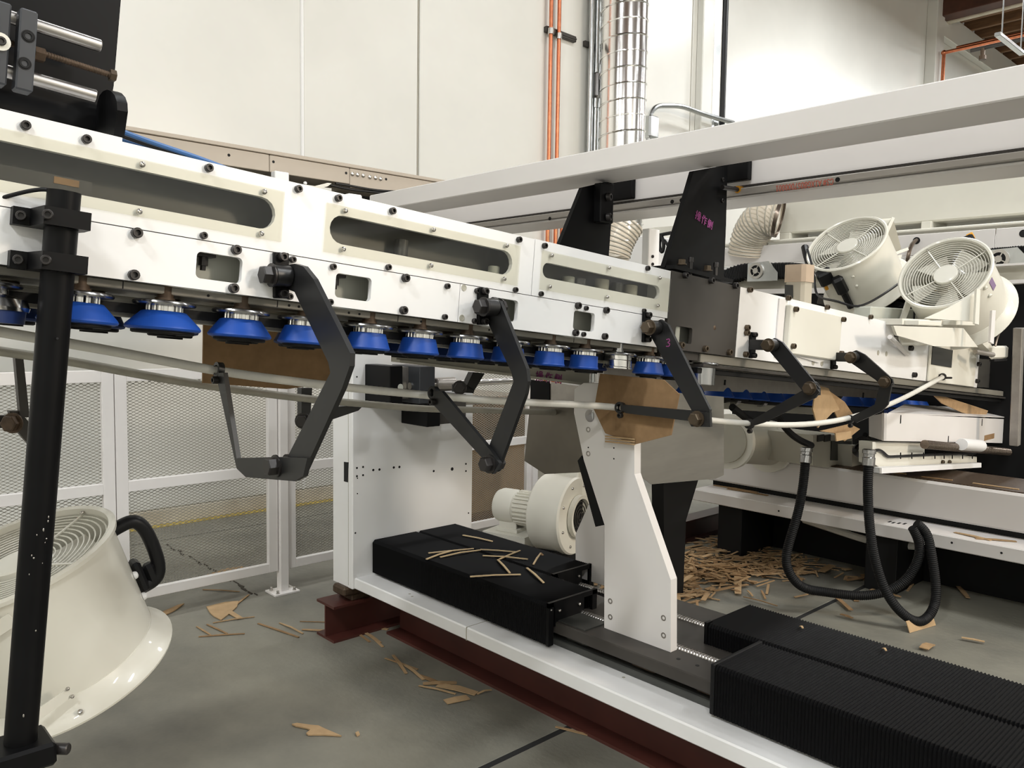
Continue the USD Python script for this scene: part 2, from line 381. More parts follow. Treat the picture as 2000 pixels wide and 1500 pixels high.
# spiral duct
dy_ = 5.72; dr = .5 * (P(1266, 120, y=dy_)[0] - P(1171, 120, y=dy_)[0]) * .61; xc = P(1218, 120, y=dy_)[0]
t = thing('spiral_duct', 'shiny galvanized spiral duct rising along the wall', 'duct', at=(xc, dy_, .3))
part(t, 'duct_wall', lathe([(dr, .0), (dr, 7.0)], 64, (xc, dy_, .3)), 'duct_metal')
pitch = .165; a = np.linspace(0, 2 * np.pi * (6.9 / pitch), int(6.9 / pitch * 36))
part(t, 'spiral_seam', tube(np.stack([xc + (dr + .002) * np.cos(a), dy_ + (dr + .002) * np.sin(a), .35 + pitch * a / (2 * np.pi)], 1), .009, 5), 'duct_metal')
# bent conduit with box
yy = WY - .2
path = [P(u, v, y=yy) for u, v in [(1267, 330), (1267, 270), (1267.5, 240), (1271, 222), (1282, 209), (1300, 206.5), (1330, 208), (1360, 218), (1432, 240)]]
t = thing('bent_conduit', 'thin grey conduit arching from a small box toward the black pipe', 'conduit', at=path[0])
part(t, 'tube', tube(smooth_path(path, 8), .03, 10), 'galvanized')
pc = P(1271, 249, y=yy)
part(t, 'junction_box', box(pc - (.09, .06, .13), pc + (.09, .05, .13), .02), 'galvanized')
yy = WY - .08; x_ = wx(1410.5, 120, yy)
solo('black_pipe', cyl((x_, yy, .2), (x_, yy, 7.6), .06, 14), 'plastic_black', 'straight black vertical pipe on the wall right of the duct', 'pipe')
yy = WY - .1; x_ = wx(1400, 120, yy)
solo('downpipe', box((x_ - .07, yy - .02, .2), (x_ + .07, yy + .08, 7.6), .02), 'galvanized', 'grey flat channel on the wall left of the black pipe', 'channel')
# copper run under the ceiling at right
c0 = P(1843.5, 103, y=5.85)
pts = [np.array([c0[0], 5.85, .5]), c0, np.array([c0[0], -4.0, c0[2]])]
t = thing('copper_pipe', 'copper pipe turning off the wall toward the wooden ceiling, far right', 'pipe', at=(c0[0], 5.85, .5))
part(t, 'riser', cyl(pts[0], pts[1], .032, 10), 'copper'); part(t, 'run', cyl(pts[1], pts[2], .032, 10), 'copper')
part(t, 'elbow', trimesh.creation.icosphere(2, .048).apply_translation(c0), 'copper')
solo('copper_pipe', cyl((c0[0] + .2, 5.7, c0[2] + .1), (c0[0] + .2, -4, c0[2] + .1), .032, 10), 'copper', 'upper copper pipe of the pair under the wooden ceiling', 'pipe')
h0, h1 = P(1957, 63, y=2.9), P(1990, 82, y=2.9)
h1[2] = h0[2]
t = thing('pipe_hanger', 'pale metal hanger bar on wires under the ceiling pipes', 'hanger', at=h0)
part(t, 'bar', box((h0[0] - .1, 2.88, h0[2] - .06), (h0[0] + .75, 2.94, h0[2] - .02), .004), 'galvanized')
for dx_ in (.0, .65): part(t, 'wire', cyl((h0[0] + dx_, 2.9, h0[2] - .05), (h0[0] + dx_, 2.9, CZ + .6), .008, 6), 'galvanized')
s0 = P(1920, 94, y=4.6)
t = thing('sprinkler_pipe', 'dark sprinkler pipe with a dropped head near the ceiling', 'pipe', at=s0)
part(t, 'pipe', cyl((s0[0], 4.78, s0[2]), (s0[0], -3, s0[2]), .03, 10), 'grey_steel')
part(t, 'sprinkler_head', [cyl((s0[0], 4.6, s0[2] - .12), (s0[0], 4.6, s0[2]), .035, 10), cyl((s0[0], 4.6, s0[2] - .18), (s0[0], 4.6, s0[2] - .12), .055, 10)], 'rusty_rod')

# ================================================================== CONVEYOR (local frame: s along, y away, h up; face at y = 0)
N_ = (0, -1, 0)
def L(th, nm, mesh, m, **kw): return part(th, nm, mesh, m, local=True, **kw)
cb = thing('conveyor_beam', 'long white sloping conveyor beam with three window slots and a row of blue rollers', 'conveyor', frame=CF)
PT = .014
def plate(th, nm, s0, s1, h0, h1, m='white_paint', holes=(), y0=0.0, t=PT, **kw):
    return L(th, nm, slab([(s0, y0, h0), (s1, y0, h0), (s1, y0, h1), (s0, y0, h1)], (0, t, 0), holes), m, **kw)
slots = [rrect(-.6, .836, .150, .220, .035), rrect(.974, 1.563, .149, .217, .034), rrect(1.686, 2.258, .163, .2085, .022)]
L(cb, 'upper_plate', slab([(-.7, 0, .1045), (1.645, 0, .1045), (1.645, 0, .268), (.5075, 0, .268), (.5075, 0, .2755), (-.7, 0, .2755)], (0, PT, 0), slots[:2]), 'white_paint')
plate(cb, 'upper_plate', 1.6475, 2.312, .1045, .2695, holes=[slots[2]])
opens = [rrect(.668, .768, .023, .079, .010), rrect(1.000, 1.100, .022, .080, .010), rrect(1.497, 1.598, .021, .082, .010), rrect(1.835, 1.933, .022, .081, .010)]
plate(cb, 'lower_plate', -.7, 1.378, 0, .1025, holes=opens[:2])
plate(cb, 'lower_plate', 1.380, 1.470, 0, .1025)
plate(cb, 'lower_plate', 1.4715, 2.298, 0, .1025, holes=opens[2:])
# box behind the plates
L(cb, 'top_cover', box((-.7, PT, .255), (2.31, .30, .267)), 'white_paint')
L(cb, 'back_plate', box((-.7, .288, -.02), (2.31, .30, .262)), 'shade_paint')
L(cb, 'inner_web', box((-.7, PT, .098), (2.31, .288, .108)), 'shade_paint')
L(cb, 'slot_liner', box((-.7, .085, .108), (2.31, .095, .255)), 'olive_dark')
L(cb, 'pocket_liner', box((-.7, .07, .0), (2.31, .08, .098)), 'interior_grey')
L(cb, 'end_cap', box((2.298, PT, .0), (2.31, .29, .262)), 'white_paint')
L(cb, 'under_rail', box((-.7, .03, -.017), (2.31, .28, .0), .002), 'rail_shade')
for s in np.arange(.2, 2.2, .335): L(cb, 'rail_joint', box((s, .0295, -.016), (s + .002, .031, -.001)), 'joint_dirt')
for s in (.71, .90, .925, 1.06, 1.09, 1.28, 1.52): L(cb, 'rail_hole', cyl((s, .0305, -.009), (s, .029, -.009), .003, 10), 'joint_dirt')
# rollers seen inside the slots
for s, h, r, hh, m in ((1.545, .162, .017, .03, 'interior_grey'), (1.86, .176, .02, .028, 'interior_grey'), (1.91, .176, .022, .03, 'dim_glass'), (2.02, .178, .024, .05, 'shade_paint'), (2.10, .178, .02, .05, 'dim_glass'), (2.17, .178, .024, .05, 'shade_paint'), (1.22, .175, .018, .05, 'dim_glass')):
    L(cb, 'inner_roller', cyl((s, .058, h - hh / 2), (s, .058, h + hh / 2), r, 18, c=.002), m)
L(cb, 'inner_belt', box((-.6, .045, .150), (.47, .05, .186)), 'screen_dark')
q = cv(130, 356, .044); L(cb, 'inner_tag', box((q[0] - .022, .043, q[2] - .006), (q[0] + .022, .045, q[2] + .007)), 'cardboard_b')
# inner bolts hanging in the openings
for s in (.70, 1.024):
    L(cb, 'inner_bolt', [box((s - .021, .03, .074), (s + .021, .062, .081)), cyl((s, .045, .055), (s, .045, .074), .010, 10), cyl((s, .045, .045), (s, .045, .055), .006, 10)], 'bolt_black')
# window covers
for s0, s1, h0, h1, scr in ((-.7, .853, .128, .2415, [(276, 322), (514, 375), (508, 457), (270, 414)]),
                            (.960, 1.587, .1235, .239, [(672, 412), (668, 487), (844, 449), (839, 519), (987, 480), (982, 545)]),
                            (1.676, 2.312, .1255, .241, [(1075, 499), (1071, 560), (1187, 523), (1183, 580), (1286, 543), (1282, 597)])):
    wc = L(cb, 'window_cover', box((s0, -.0055, h0), (s1, -.0005, h1), .0008), 'acrylic', label='clear plastic cover over a long slot', smooth=False)
    for u, v in scr:
        c = cv(u, v); sub(wc, cb, 'cover_screw', dome_screw((c[0], -.0055, c[2]), N_, .0062), 'zinc', local=True)
UP = [(50, 245), (169, 272), (408, 328), (583, 369), (661, 387), (767, 412), (1014, 468), (1064, 480), (1265, 524)]
MID = [(398, 460), (572, 507), (651, 521), (759, 522), (874, 559), (932, 568), (1007, 566), (1057, 574), (1258, 607)]
LOW = [(645, 590), (869, 619), (927, 627), (1145, 602), (1140, 653), (566, 579)]
BIG = [(267, 455), (261, 537), (461, 488), (456, 563), (792, 543), (788, 606), (1129, 597), (1184, 606), (1124, 650), (1181, 657)]
for lst, r, ln in ((UP, .0085, .011), (MID, .0075, .010), (LOW, .0075, .010), (BIG, .0105, .013)):
    for u, v in lst:
        c = cv(u, v, -.004); L(cb, 'cap_bolt', socket_bolt((c[0], 0, c[2]), N_, r, ln), 'bolt_black')
for u, v in ((906, 562), (902, 621)):
    c = cv(u, v); L(cb, 'plug_hole', lathe([(.009, 0), (.009, .0012), (.0065, .0012), (.006, .0003), (0, .0003)], 14, (c[0], 0, c[2]), N_), 'shade_paint')
# ---- roller wheels
def wheel(th, s, y, kind='blue', tone='blue_rubber', rb=.072):
    c = (s, y, 0)
    sh = L(th, 'roller_wheel', lathe([(.017, .0), (.017, -.024), (.020, -.024), (.020, -.037), (.0, -.037)], 20, c), 'rusty_rod' if kind == 'blue' else 'dull_chrome', label='blue roller wheel with a silver flange' if kind == 'blue' else 'plain metal roller wheel')
    sub(sh, th, 'flange', lathe([(0, -.0305), (.056, -.0305), (.0615, -.033), (.063, -.0365), (.061, -.040), (.05, -.042), (0, -.042)], 36, c), 'dull_chrome', local=True)
    fl_ = lambda a, i: 1 + .035 * np.sign(np.sin(18 * a))
    if kind == 'blue':
        sub(sh, th, 'neck_ring', lathe([(.036, -.041), (.036, -.054)], 108, c, rf=fl_), 'chrome', local=True, smooth=20)
        hb = -.091 - (.076 - rb) * .18
        sub(sh, th, 'tyre', lathe([(0, -.052), (.039, -.052), (.0445, -.0535), (rb - .0025, hb + .009), (rb, hb + .004), (rb - .002, hb), (rb - .009, hb - .002), (0, hb - .002)], 40, c), tone, local=True)
        sub(sh, th, 'bottom_cap', lathe([(rb - .013, hb - .001), (rb - .013, hb - .007), (rb - .016, hb - .009), (.028, hb - .009), (.028, hb - .013), (0, hb - .013)], 28, c), 'black_rubber', local=True)
    elif kind == 'short':
        sub(sh, th, 'drum', lathe([(0, -.041), (.046, -.041), (.046, -.055), (.048, -.057), (.048, -.078), (.050, -.080), (.050, -.085), (0, -.085)], 36, c), 'chrome', local=True)
    elif kind == 'tall':
        sub(sh, th, 'drum', lathe([(0, -.041), (.052, -.041), (.052, -.115), (.049, -.117), (0, -.117)], 36, c), 'dull_chrome', local=True)
    elif kind == 'plain':
        sub(sh, th, 'drum', lathe([(0, -.041), (.040, -.041), (.040, -.052), (.07, -.060), (.076, -.075), (.074, -.082), (0, -.082)], 36, c), 'chrome', local=True)
        sub(sh, th, 'tyre', lathe([(0, -.082), (.07, -.082), (.068, -.105), (0, -.105)], 36, c), 'dark_blue_rubber', local=True)
FR = [(.130, 'blue'), (.302, 'plain'), (.462, 'blue'), (.625, 'blue'), (.793, 'blue'), (.950, 'blue'), (1.129, 'blue'), (1.289, 'blue'), (1.452, 'blue'), (1.614, 'blue'), (1.787, 'blue'), (1.947, 'blue'), (2.114, 'short')]
for s, kd in FR: wheel(cb, s, .045, kd, rb=float(np.interp(s, [.13, .46, .625, .79, .95, 1.29, 1.61, 1.95], [.07, .073, .0755, .069, .060, .056, .052, .0485])))
L(cb, 'drive_belt', [box((-.6, .072, -.062), (2.25, .076, -.042))], 'black_rubber')
L(cb, 'wheel_track', [box((-.6, .105, -.070), (2.25, .125, -.030), .002)], 'shade_paint')
for s in np.arange(.05, 2.2, .163): wheel(cb, s, .215, 'blue', 'dark_blue_rubber', rb=.062)

# ---- black middle module and right-hand module
bm = thing('conveyor_module', 'dark grey flat steel module between the two white conveyor beams', 'conveyor module', frame=CF)
plate(bm, 'face_plate', 2.3155, 2.763, .0, .272, 'grey_steel', holes=[rrect(2.366, 2.468, .026, .084, .008)])
L(bm, 'pocket_liner', box((2.32, .06, .0), (2.76, .07, .2)), 'interior_grey')
L(bm, 'pocket_roller', cyl((2.40, .035, .02), (2.40, .035, .09), .024, 16), 'interior_grey')
L(bm, 'side_plate', box((2.318, PT, 0), (2.33, .28, .27)), 'grey_steel'); L(bm, 'top_plate', box((2.318, PT, .26), (2.76, .30, .271)), 'grey_steel')
L(bm, 'under_rail', box((2.316, .02, -.03), (2.77, .28, .0)), 'grey_steel')
for u, v, r in ((1336, 538, .011), (1387, 548, .012), (1434, 558, .012)): c = cv(u, v); L(bm, 'cap_bolt', socket_bolt((c[0], 0, c[2]), N_, r, .016), 'bolt_black')
for u, v in ((1331, 674), (1378, 681), (1425, 688)): c = cv(u, v, -.005); L(bm, 'edge_bolt', socket_bolt((c[0], 0, max(.012, c[2])), N_, .012, .014), 'bolt_brown')
c = cv(1396, 640); L(bm, 'scar', lathe([(.009, 0), (.006, .0015), (0, .0015)], 14, (c[0], 0, c[2]), N_), 'rusty_rod')
wheel(bm, 2.285, .045, 'blue', rb=.056); wheel(bm, 2.44, .06, 'blue', rb=.05); wheel(bm, 2.62, .05, 'tall')
L(bm, 'guide_strip', box((2.50, .10, -.045), (2.77, .22, -.03)), 'grey_steel')

rb = thing('conveyor_beam', 'white conveyor beam on the right carrying a raised square cover panel and the fan bracket', 'conveyor', frame=CF)
plate(rb, 'face_plate', 2.7645, 3.150, .0, .272)
plate(rb, 'face_plate', 3.1515, 5.55, .0, .272)
# raised cover panel
q = [cv(u, v, -.03) for u, v in [(1546, 595), (1646, 617), (1641, 700), (1545, 691)]]
L(rb, 'cover_panel', box((q[0][0], -.03, q[3][2] + .0), (q[1][0], -.001, q[0][2]), .004), 'cream_paint', label='raised square cream cover panel', smooth=False)
L(rb, 'panel_foot', slab([(q[0][0], -.001, q[3][2] + .005), (q[1][0] - .15, -.001, q[3][2] - .02), (q[1][0] - .05, -.001, q[3][2] + .005)], (0, -.008, 0)), 'white_paint')
L(rb, 'recess_strip', box((cv(1519, 600)[0], -.006, .02), (q[0][0] - .004, -.0005, .262)), 'beam_paint')
L(rb, 'top_cover', box((2.765, PT, .26), (5.55, .3, .27)), 'white_paint'); L(rb, 'back_plate', box((2.765, .288, -.02), (5.55, .3, .262)), 'shade_paint')
L(rb, 'end_plate', box((5.54, PT, 0), (5.55, .29, .262)), 'white_paint')
for u, v in ((1462, 566), (1537, 582), (1457, 640), (1456, 650), (1454, 692), (1552, 604), (1645, 624), (1698, 619), (1547, 676), (1641, 690), (1613, 600)):
    dy_ = -.03 if 1545 < u < 1650 and 600 < v < 695 else 0
    c = cv(u, v, dy_); L(rb, 'cap_bolt', socket_bolt((c[0], dy_, c[2]), N_, .0115, .016), 'bolt_brown')
for u, v in ((1588, 708), (1605, 710), (1715, 689), (1731, 691)): c = cv(u, v); L(rb, 'plug_hole', lathe([(.013, 0), (.013, .001), (.008, .001), (0, .0005)], 12, (c[0], 0, c[2]), N_), 'shade_paint')
# dark running rails under it
for h0, h1, y0, y1, m in ((-.035, -.002, .012, .05, 'rail_shade'), (-.052, -.040, -.004, .05, 'grey_steel'), (-.075, -.055, .02, .06, 'black_rubber')):
    L(rb, 'running_rail', box((2.55, y0, h0), (7.6, y1, h1), .002), m)
L(rb, 'rail_bracket', box((5.55, .02, -.03), (7.6, .06, .0)), 'grey_steel')
# far part of the right beam beyond the fan bracket: shorter plates and a window
a0, a1 = cv(1820, 640), cv(1903, 755)
w0, w1 = cv(1821, 676, -.012), cv(1857, 718, -.012)
s0, s1 = w0[0] - .02, cv(1903, 700)[0]
L(rb, 'drive_panel', box((s0, -.012, .0), (s1, -.001, .25), .003), 'cream_paint', smooth=False)
L(rb, 'drive_window', box((w0[0], -.016, w1[2]), (w1[0], -.0121, w0[2])), 'screen_dark', label='dark rectangular opening')
for u, v in ((1748, 653), (1776, 680), (1783, 732), (1905, 711), (1902, 744)): c = cv(u, v); L(rb, 'cap_bolt', socket_bolt((c[0], -.012 if u > 1820 else 0, c[2]), N_, .014, .02), 'bolt_black')
q = [cv(u, v, -.02) for u, v in [(1756, 655), (1823, 655), (1826, 664), (1812, 675), (1762, 675)]]
L(rb, 'tag_plate', slab(q, (0, .008, 0)), 'cream_paint')
L(rb, 'brace_rod', cyl(cv(1738, 658, -.04), cv(1772, 692, -.01), .012, 8), 'beam_paint')

# ---- far-side beam: lower strip and its blue wheels
fy = .45
bq = [cv(u, v, fy) for u, v in [(774, 680), (774, 707), (1030, 738), (1150, 753)]]
far = thing('rear_conveyor_beam', 'dull beige far-side conveyor rail below the blue rollers, with pink handwriting', 'conveyor', frame=CF)
top = [(bq[3][0], fy, bq[3][2] + .14), (bq[0][0], fy, bq[0][2] + .14)]
L(far, 'lower_strip', slab([bq[1], bq[2], bq[3]] + top, (0, .03, 0)), 'shade_paint')
L(far, 'lip', slab([bq[1], bq[2], bq[3], bq[3] + [0, 0, .008], bq[2] + [0, 0, .008], bq[1] + [0, 0, .008]], (0, -.02, 0)), 'shade_paint')
o = cv(1046, 744, fy - .003); L(far, 'handwriting', words(o, (1, 0, -.045), (.0, 0, 1), .038, .004, N_, 1.35), 'marker_pink', label='pink handwritten characters')
q = [cv(u, v, fy) for u, v in [(1180, 690), (1392, 716), (1562, 732), (1720, 745), (1720, 778), (1562, 770), (1392, 764), (1180, 756)]]
L(far, 'rear_panel', slab(q, (0, .03, 0)), 'machined', label='grey metal panel behind the guide bars')
for u, v in ((1415, 747), (1685, 772), (1280, 735)): L(far, 'slot_mark', box(cv(u - 1, v + 5, fy) - [0, .003, 0], cv(u + 2, v - 5, fy)), 'joint_dirt')
L(far, 'upper_box', box((-.7, fy - .1, -.01), (5.5, fy + .15, .2)), 'shade_paint')
def cone(th, u, v, s=1.0):
    c = cv(u, v, fy + .05)
    sub_ = L(th, 'rear_wheel', lathe([(0, .03), (.046, .03), (.076, -.02), (.074, -.026), (0, -.026)], 24, c), 'blue_rubber')
    sub(sub_, th, 'cap', lathe([(.06, -.026), (.058, -.036), (0, -.036)], 20, c), 'black_rubber', local=True)
for u in (1316, 1345): cone(far, u, 757)
for i, u in enumerate((1404, 1440, 1475, 1508, 1540, 1570)): cone(far, u, 765 + i * 3.4)
for i, u in enumerate((1662, 1690, 1716)): cone(far, u, 784 + i * 2)
for i, u in enumerate((1756, 1776, 1796, 1816, 1834, 1852, 1870, 1888, 1905, 1921, 1937, 1952)): cone(far, u, 789 + i * 1.3)
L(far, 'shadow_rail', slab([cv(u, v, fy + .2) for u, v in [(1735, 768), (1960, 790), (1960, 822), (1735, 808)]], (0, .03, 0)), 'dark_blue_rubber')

# ================================================================== OVERHEAD BEAMS
XB = 2.42
zt = P(1400, 245, x=XB)[2]; zb = P(1400, 302, x=XB)[2]
zb = P(1500, 277, x=XB)[2]
xr = P(1500, 310, z=zb)[0]
ya = P(722, 395, x=XB)[1]
t = thing('overhead_beam', 'nearer grey-white box beam crossing overhead from lower left to upper right', 'beam', at=(XB, ya, zb))
part(t, 'box_section', box((XB, -1.2, zb), (xr, ya, zt), .004), 'beam_paint', smooth=False)
part(t, 'end_cap', box((XB + .004, ya, zb + .004), (xr - .004, ya + .006, zt - .004)), 'white_paint')
X2 = 2.83
z0, z1, z2 = P(1500, 356, x=X2)[2], P(1500, 361, x=X2)[2], P(1500, 374, x=X2 - .02)[2]
x2b = P(1500, 400, z=z2 - .01)[0]
t = thing('overhead_beam', 'second white overhead beam, behind the first, carrying a slide rail with red handwriting', 'beam', at=(X2, 4, z2))
part(t, 'box_section', box((X2, -1.2, z2 - .005), (X2 + .16, 4.2, z0 + .17), .004), 'beam_paint', smooth=False)
part(t, 'under_plate', box((X2 - .01, -1.2, z2 - .012), (x2b, 4.2, z2 - .004)), 'beam_paint')
part(t, 'rail_groove', box((X2 - .008, -1.2, z1 - .004), (X2, 4.2, z0), .001), 'grey_steel')
part(t, 'slide_rail', [box((X2 - .03, -1.2, z2), (X2, 4.2, z1 - .004), .003)], 'rail_paint', label='steel slide rail', smooth=False)
for u, v in ((1636, 351), (1313, 394), (1331, 391), (1074, 427)):
    c = P(u, v, x=X2 - .03); part(t, 'rail_bolt', cyl(c, c - [.002, 0, 0], .0085, 12), 'joint_dirt')
tm = meshkit.text_mesh('C3# A1XG8057000001', .022, .0012)
tm.apply_translation([-tm.bounds[1, 0], 0, 0]); tm.apply_scale([1, 1, 1])
o = P(1516, 363, x=X2 - .031)
wd_ = abs(P(1628, 350, x=X2 - .031)[1] - o[1]); tm.apply_scale([wd_ / (tm.bounds[1, 0] - tm.bounds[0, 0]), 1, 1])
X = np.eye(4); X[:3, 0], X[:3, 1], X[:3, 2], X[:3, 3] = (0, 1, 0), (0, 0, -1), (-1, 0, 0), o + [-.0005, 0, 0]
tm.apply_transform(X); part(t, 'handwriting', tm, 'marker_orange', label='red handwritten number, upside down', smooth=False)

# hanger brackets
def hanger(label, Y, pl, flange, block, tip):
    t = thing('hanger_bracket', label, 'bracket', at=P(*pl[-1], y=Y))
    part(t, 'gusset', slab([P(u, v, y=Y) for u, v in pl], (0, .02, 0)), 'black_steel', smooth=False)
    b0, b1 = P(*block[0], x=X2 - .002), P(*block[1], x=X2 - .002)
    part(t, 'clamp_block', box((X2 - .03, b1[1], b1[2]), (X2 - .002, b0[1] + .03, b0[2] + .05), .003), 'black_steel', smooth=False)
    return t
t = hanger('nearer black triangular bracket with pink handwriting, hanging from the second overhead beam', 1.76, [(1355, 334), (1421, 322), (1418, 440), (1413, 552), (1298, 522), (1330, 420)], None, [(1419, 318), (1468, 352)], None)
f = [P(u, v, y=1.72) for u, v in [(1318, 517), (1432, 546), (1432, 551), (1318, 524)]]
part(t, 'base_flange', slab([f[0], f[1], f[1] + [0, .26, 0], f[0] + [0, .26, 0]], (0, 0, -.014)), 'black_steel', smooth=False)
for u, v in ((1349, 512), (1398, 522)):
    c = P(u, v, y=1.735); part(t, 'flange_bolt', [socket_bolt(c - [0, 0, .0], (0, 0, 1), .010, .018), cyl(c - [0, 0, .05], c, .007, 10)], 'bolt_black')
for u, v in ((1332, 514), (1382, 526)):
    c = P(u, v, y=1.73); part(t, 'nut', hex_bolt(c - [0, 0, .006], (0, 0, 1), .014, .016), 'bolt_brown')
part(t, 'handwriting', words(P(1357, 427, y=1.758), (.97, 0, -.28), (.28, 0, .97), .034, .0035, N_, 1.2), 'marker_pink', label='pink handwritten characters')
part(t, 'stop_pin', cyl(P(1411, 366, y=1.74), P(1445, 371, y=1.74), .009, 10), 'bolt_black')
part(t, 'stop_tip', [cyl(P(1440, 370, y=1.74), P(1450, 371, y=1.74), .014, 10), box(P(1449, 375, y=1.75), P(1458, 364, y=1.73), .003)], 'amber', label='yellow bumper tip')
for u, v in ((1411, 351),(1410, 392)): c = P(u, v, y=1.76); part(t, 'plate_bolt', socket_bolt(c, N_, .008, .006), 'bolt_black')
t = hanger('black triangular hanger bracket farther back with a two-bolt clamp, left of the one with handwriting', 2.25, [(1138, 366), (1200, 352), (1189, 500), (1093, 478)], None, [(1200, 350), (1241, 388)], None)
c0, c1 = P(1174, 356, y=2.21), P(1198, 437, y=2.21)
part(t, 'clamp_plate', box((c0[0], 2.21, c1[2]), (c1[0], 2.25, c0[2]), .004), 'black_steel', smooth=False)
for v in (385, 424): c = P(1186, v, y=2.21); part(t, 'clamp_bolt', socket_bolt(c, (0.3, -1, 0), .016, .018), 'bolt_black')

# ================================================================== GUIDE RODS AND ARMS
RP = [(-60, 636), (0, 648), (130, 670), (300, 701), (425, 724), (575, 745), (700, 759), (825, 771), (960, 782), (1075, 788), (1207, 796)]
AX = {1: .87, 2: 1.47, 3: 2.20, 4: 2.88, 5: 3.58}
ry = lambda u: float(np.interp(u, [0, 425, 850, 1212, 1390, 1470, 1660, 1725, 1842], [2.08, 2.075, 1.97, 1.83, 1.745, 1.70, 1.61, 1.60, 1.67]))
fr = [P(u, v, y=ry(u)) for u, v in RP + [(1300, 809), (1390, 821), (1462, 827), (1537, 830), (1625, 823), (1690, 807), (1750, 784), (1800, 759), (1842, 736)]]
t = thing('guide_rod', 'nearer white plastic guide rod curving under the conveyor out to the right', 'guide rod', at=fr[10])
part(t, 'rod', tube(smooth_path(fr, 8), .0122, 14), 'nylon')
part(t, 'end_ring', lathe([(.013, 0), (.02, .0), (.02, .012), (.013, .012)], 18, fr[-1] - [0.015, 0, 0], fr[-1] - fr[-2]), 'bolt_black')
part(t, 'end_stud', cyl(P(1848, 738, y=1.66), P(1858, 738, y=1.66), .006, 8), 'bolt_black')
rr = [P(u, v, y=2.42) for u, v in [(-60, 676), (0, 686), (130, 705), (300, 736), (475, 763), (612, 780), (700, 788), (825, 798), (900, 800), (1000, 803), (1120, 806)]]
t = thing('guide_rod', 'farther, duller plastic guide rod running under the front one', 'guide rod', at=rr[4])
part(t, 'rod', tube(smooth_path(rr, 8), .0125, 12), 'nylon_dull')

def arm(label, X, pv, upper, bolt, lower, rodpx, w=.012, letter=False):
    """bent flat-bar arm in the plane x = X, hinged on a pad at the conveyor face; lower bar holds the rod"""
    p = P(*pv, x=X); p[1] = min(p[1], 1.675)
    t = thing('rod_bracket', label, 'bracket arm', at=p)
    part(t, 'upper_bar', slab([P(u, v, x=X) for u, v in upper], (w, 0, 0)), 'arm_steel', smooth=False)
    lw = [P(u, v, x=X - .013) for u, v in lower]
    part(t, 'lower_bar', slab(lw, (w, 0, 0)), 'arm_steel', smooth=False)
    # pivot pad on the conveyor, knuckle and bolts
    f = P(*pv, y=1.70)
    part(t, 'mount_pad', box((p[0] - .03, 1.688, f[2] - .05), (p[0] + .006, 1.70, f[2] + .052), .002), 'black_steel', smooth=False)
    for dz in (-.040, .042): part(t, 'pad_bolt', socket_bolt((p[0] - .012, 1.688, f[2] + dz), N_, .010, .013), 'bolt_black')
    part(t, 'knuckle', [cyl((X - .042, p[1], p[2]), (X, p[1], p[2]), .024, 22, c=.003), box((X - .038, p[1], p[2] - .02), (X - .004, 1.692, p[2] + .02))], 'arm_steel')
    part(t, 'pivot_bolt', hex_bolt((X - .042, p[1], p[2]), (-1, 0, 0), .021, .022), 'bolt_brown' if letter else 'bolt_black')
    part(t, 'pivot_nut', hex_bolt((X + w, p[1], p[2]), (1, 0, 0), .020, .014), 'bolt_black')
    b = P(*bolt, x=X - .013)
    part(t, 'elbow_bolt', hex_bolt((X - .013, b[1], b[2]), (-1, 0, 0), .021, .022), 'bolt_brown' if letter else 'bolt_black')
    part(t, 'elbow_nut', hex_bolt((X + w, b[1], b[2]), (1, 0, 0), .020, .016), 'bolt_black')
    r = P(*rodpx, x=X - .006)
    part(t, 'rod_clamp', lathe([(.0118, -.006), (.020, -.006), (.020, .010), (.0118, .010)], 18, r, (1, 0, -.1)), 'arm_steel')
    part(t, 'clamp_screw', socket_bolt((X - .013, r[1] - .012, r[2] - .026), (-1, 0, 0), .010, .014), 'bolt_black')
    return t
arm('large bent black bracket arm nearest the post, hooking down under the conveyor', AX[1], (560, 540), [(548, 560), (548, 520), (575, 515), (592, 520), (612, 545), (672, 665), (684, 690), (683, 715), (668, 758), (592, 925), (580, 935), (552, 930), (560, 895), (645, 728), (641, 708), (575, 570)],
    (540, 910), [(462, 895), (556, 893), (600, 895), (592, 930), (575, 940), (480, 932), (462, 915), (424, 742), (424, 728), (436, 728)], (426, 722))
arm('large bent black bracket arm in the middle, lower bar slanting up left', AX[2], (968, 600), [(944, 612), (946, 588), (962, 580), (976, 588), (1028, 720), (1031, 745), (1026, 770), (972, 918), (960, 925), (946, 912), (948, 890), (1003, 745), (998, 725)],
    (956, 906), [(846, 764), (862, 764), (958, 880), (975, 905), (962, 926), (948, 914), (942, 895), (846, 790)], (846, 767))
t = arm('straight black bracket arm whose lower bar points left along the rod', AX[3], (1284, 640), [(1270, 655), (1272, 632), (1290, 624), (1304, 634), (1386, 800), (1384, 820), (1360, 820), (1350, 800)],
    (1362, 818), [(1212, 790), (1360, 803), (1386, 806), (1387, 834), (1350, 833), (1345, 822), (1222, 807), (1212, 800)], (1211, 796), letter=True)
o = P(1301, 678, x=AX[3] - .001); part(t, 'handwriting', strokes([[(0, .9), (.4, 1), (.5, .75), (.2, .55), (.55, .4), (.4, .1), (0, .1)]], o, (0, -1, 0), (0, 0, 1), .028, .003, (-1, 0, 0)), 'marker_pink', label='pink handwritten 3')
arm('black bracket arm right of the dark steel module, folded back on itself to the left', AX[4], (1512, 674), [(1498, 680), (1500, 666), (1513, 660), (1527, 668), (1600, 758), (1600, 772), (1578, 772), (1566, 762)],
    (1582, 758), [(1590, 752), (1600, 766), (1592, 777), (1490, 826), (1466, 833), (1466, 822), (1578, 756)], (1463, 828), letter=True)
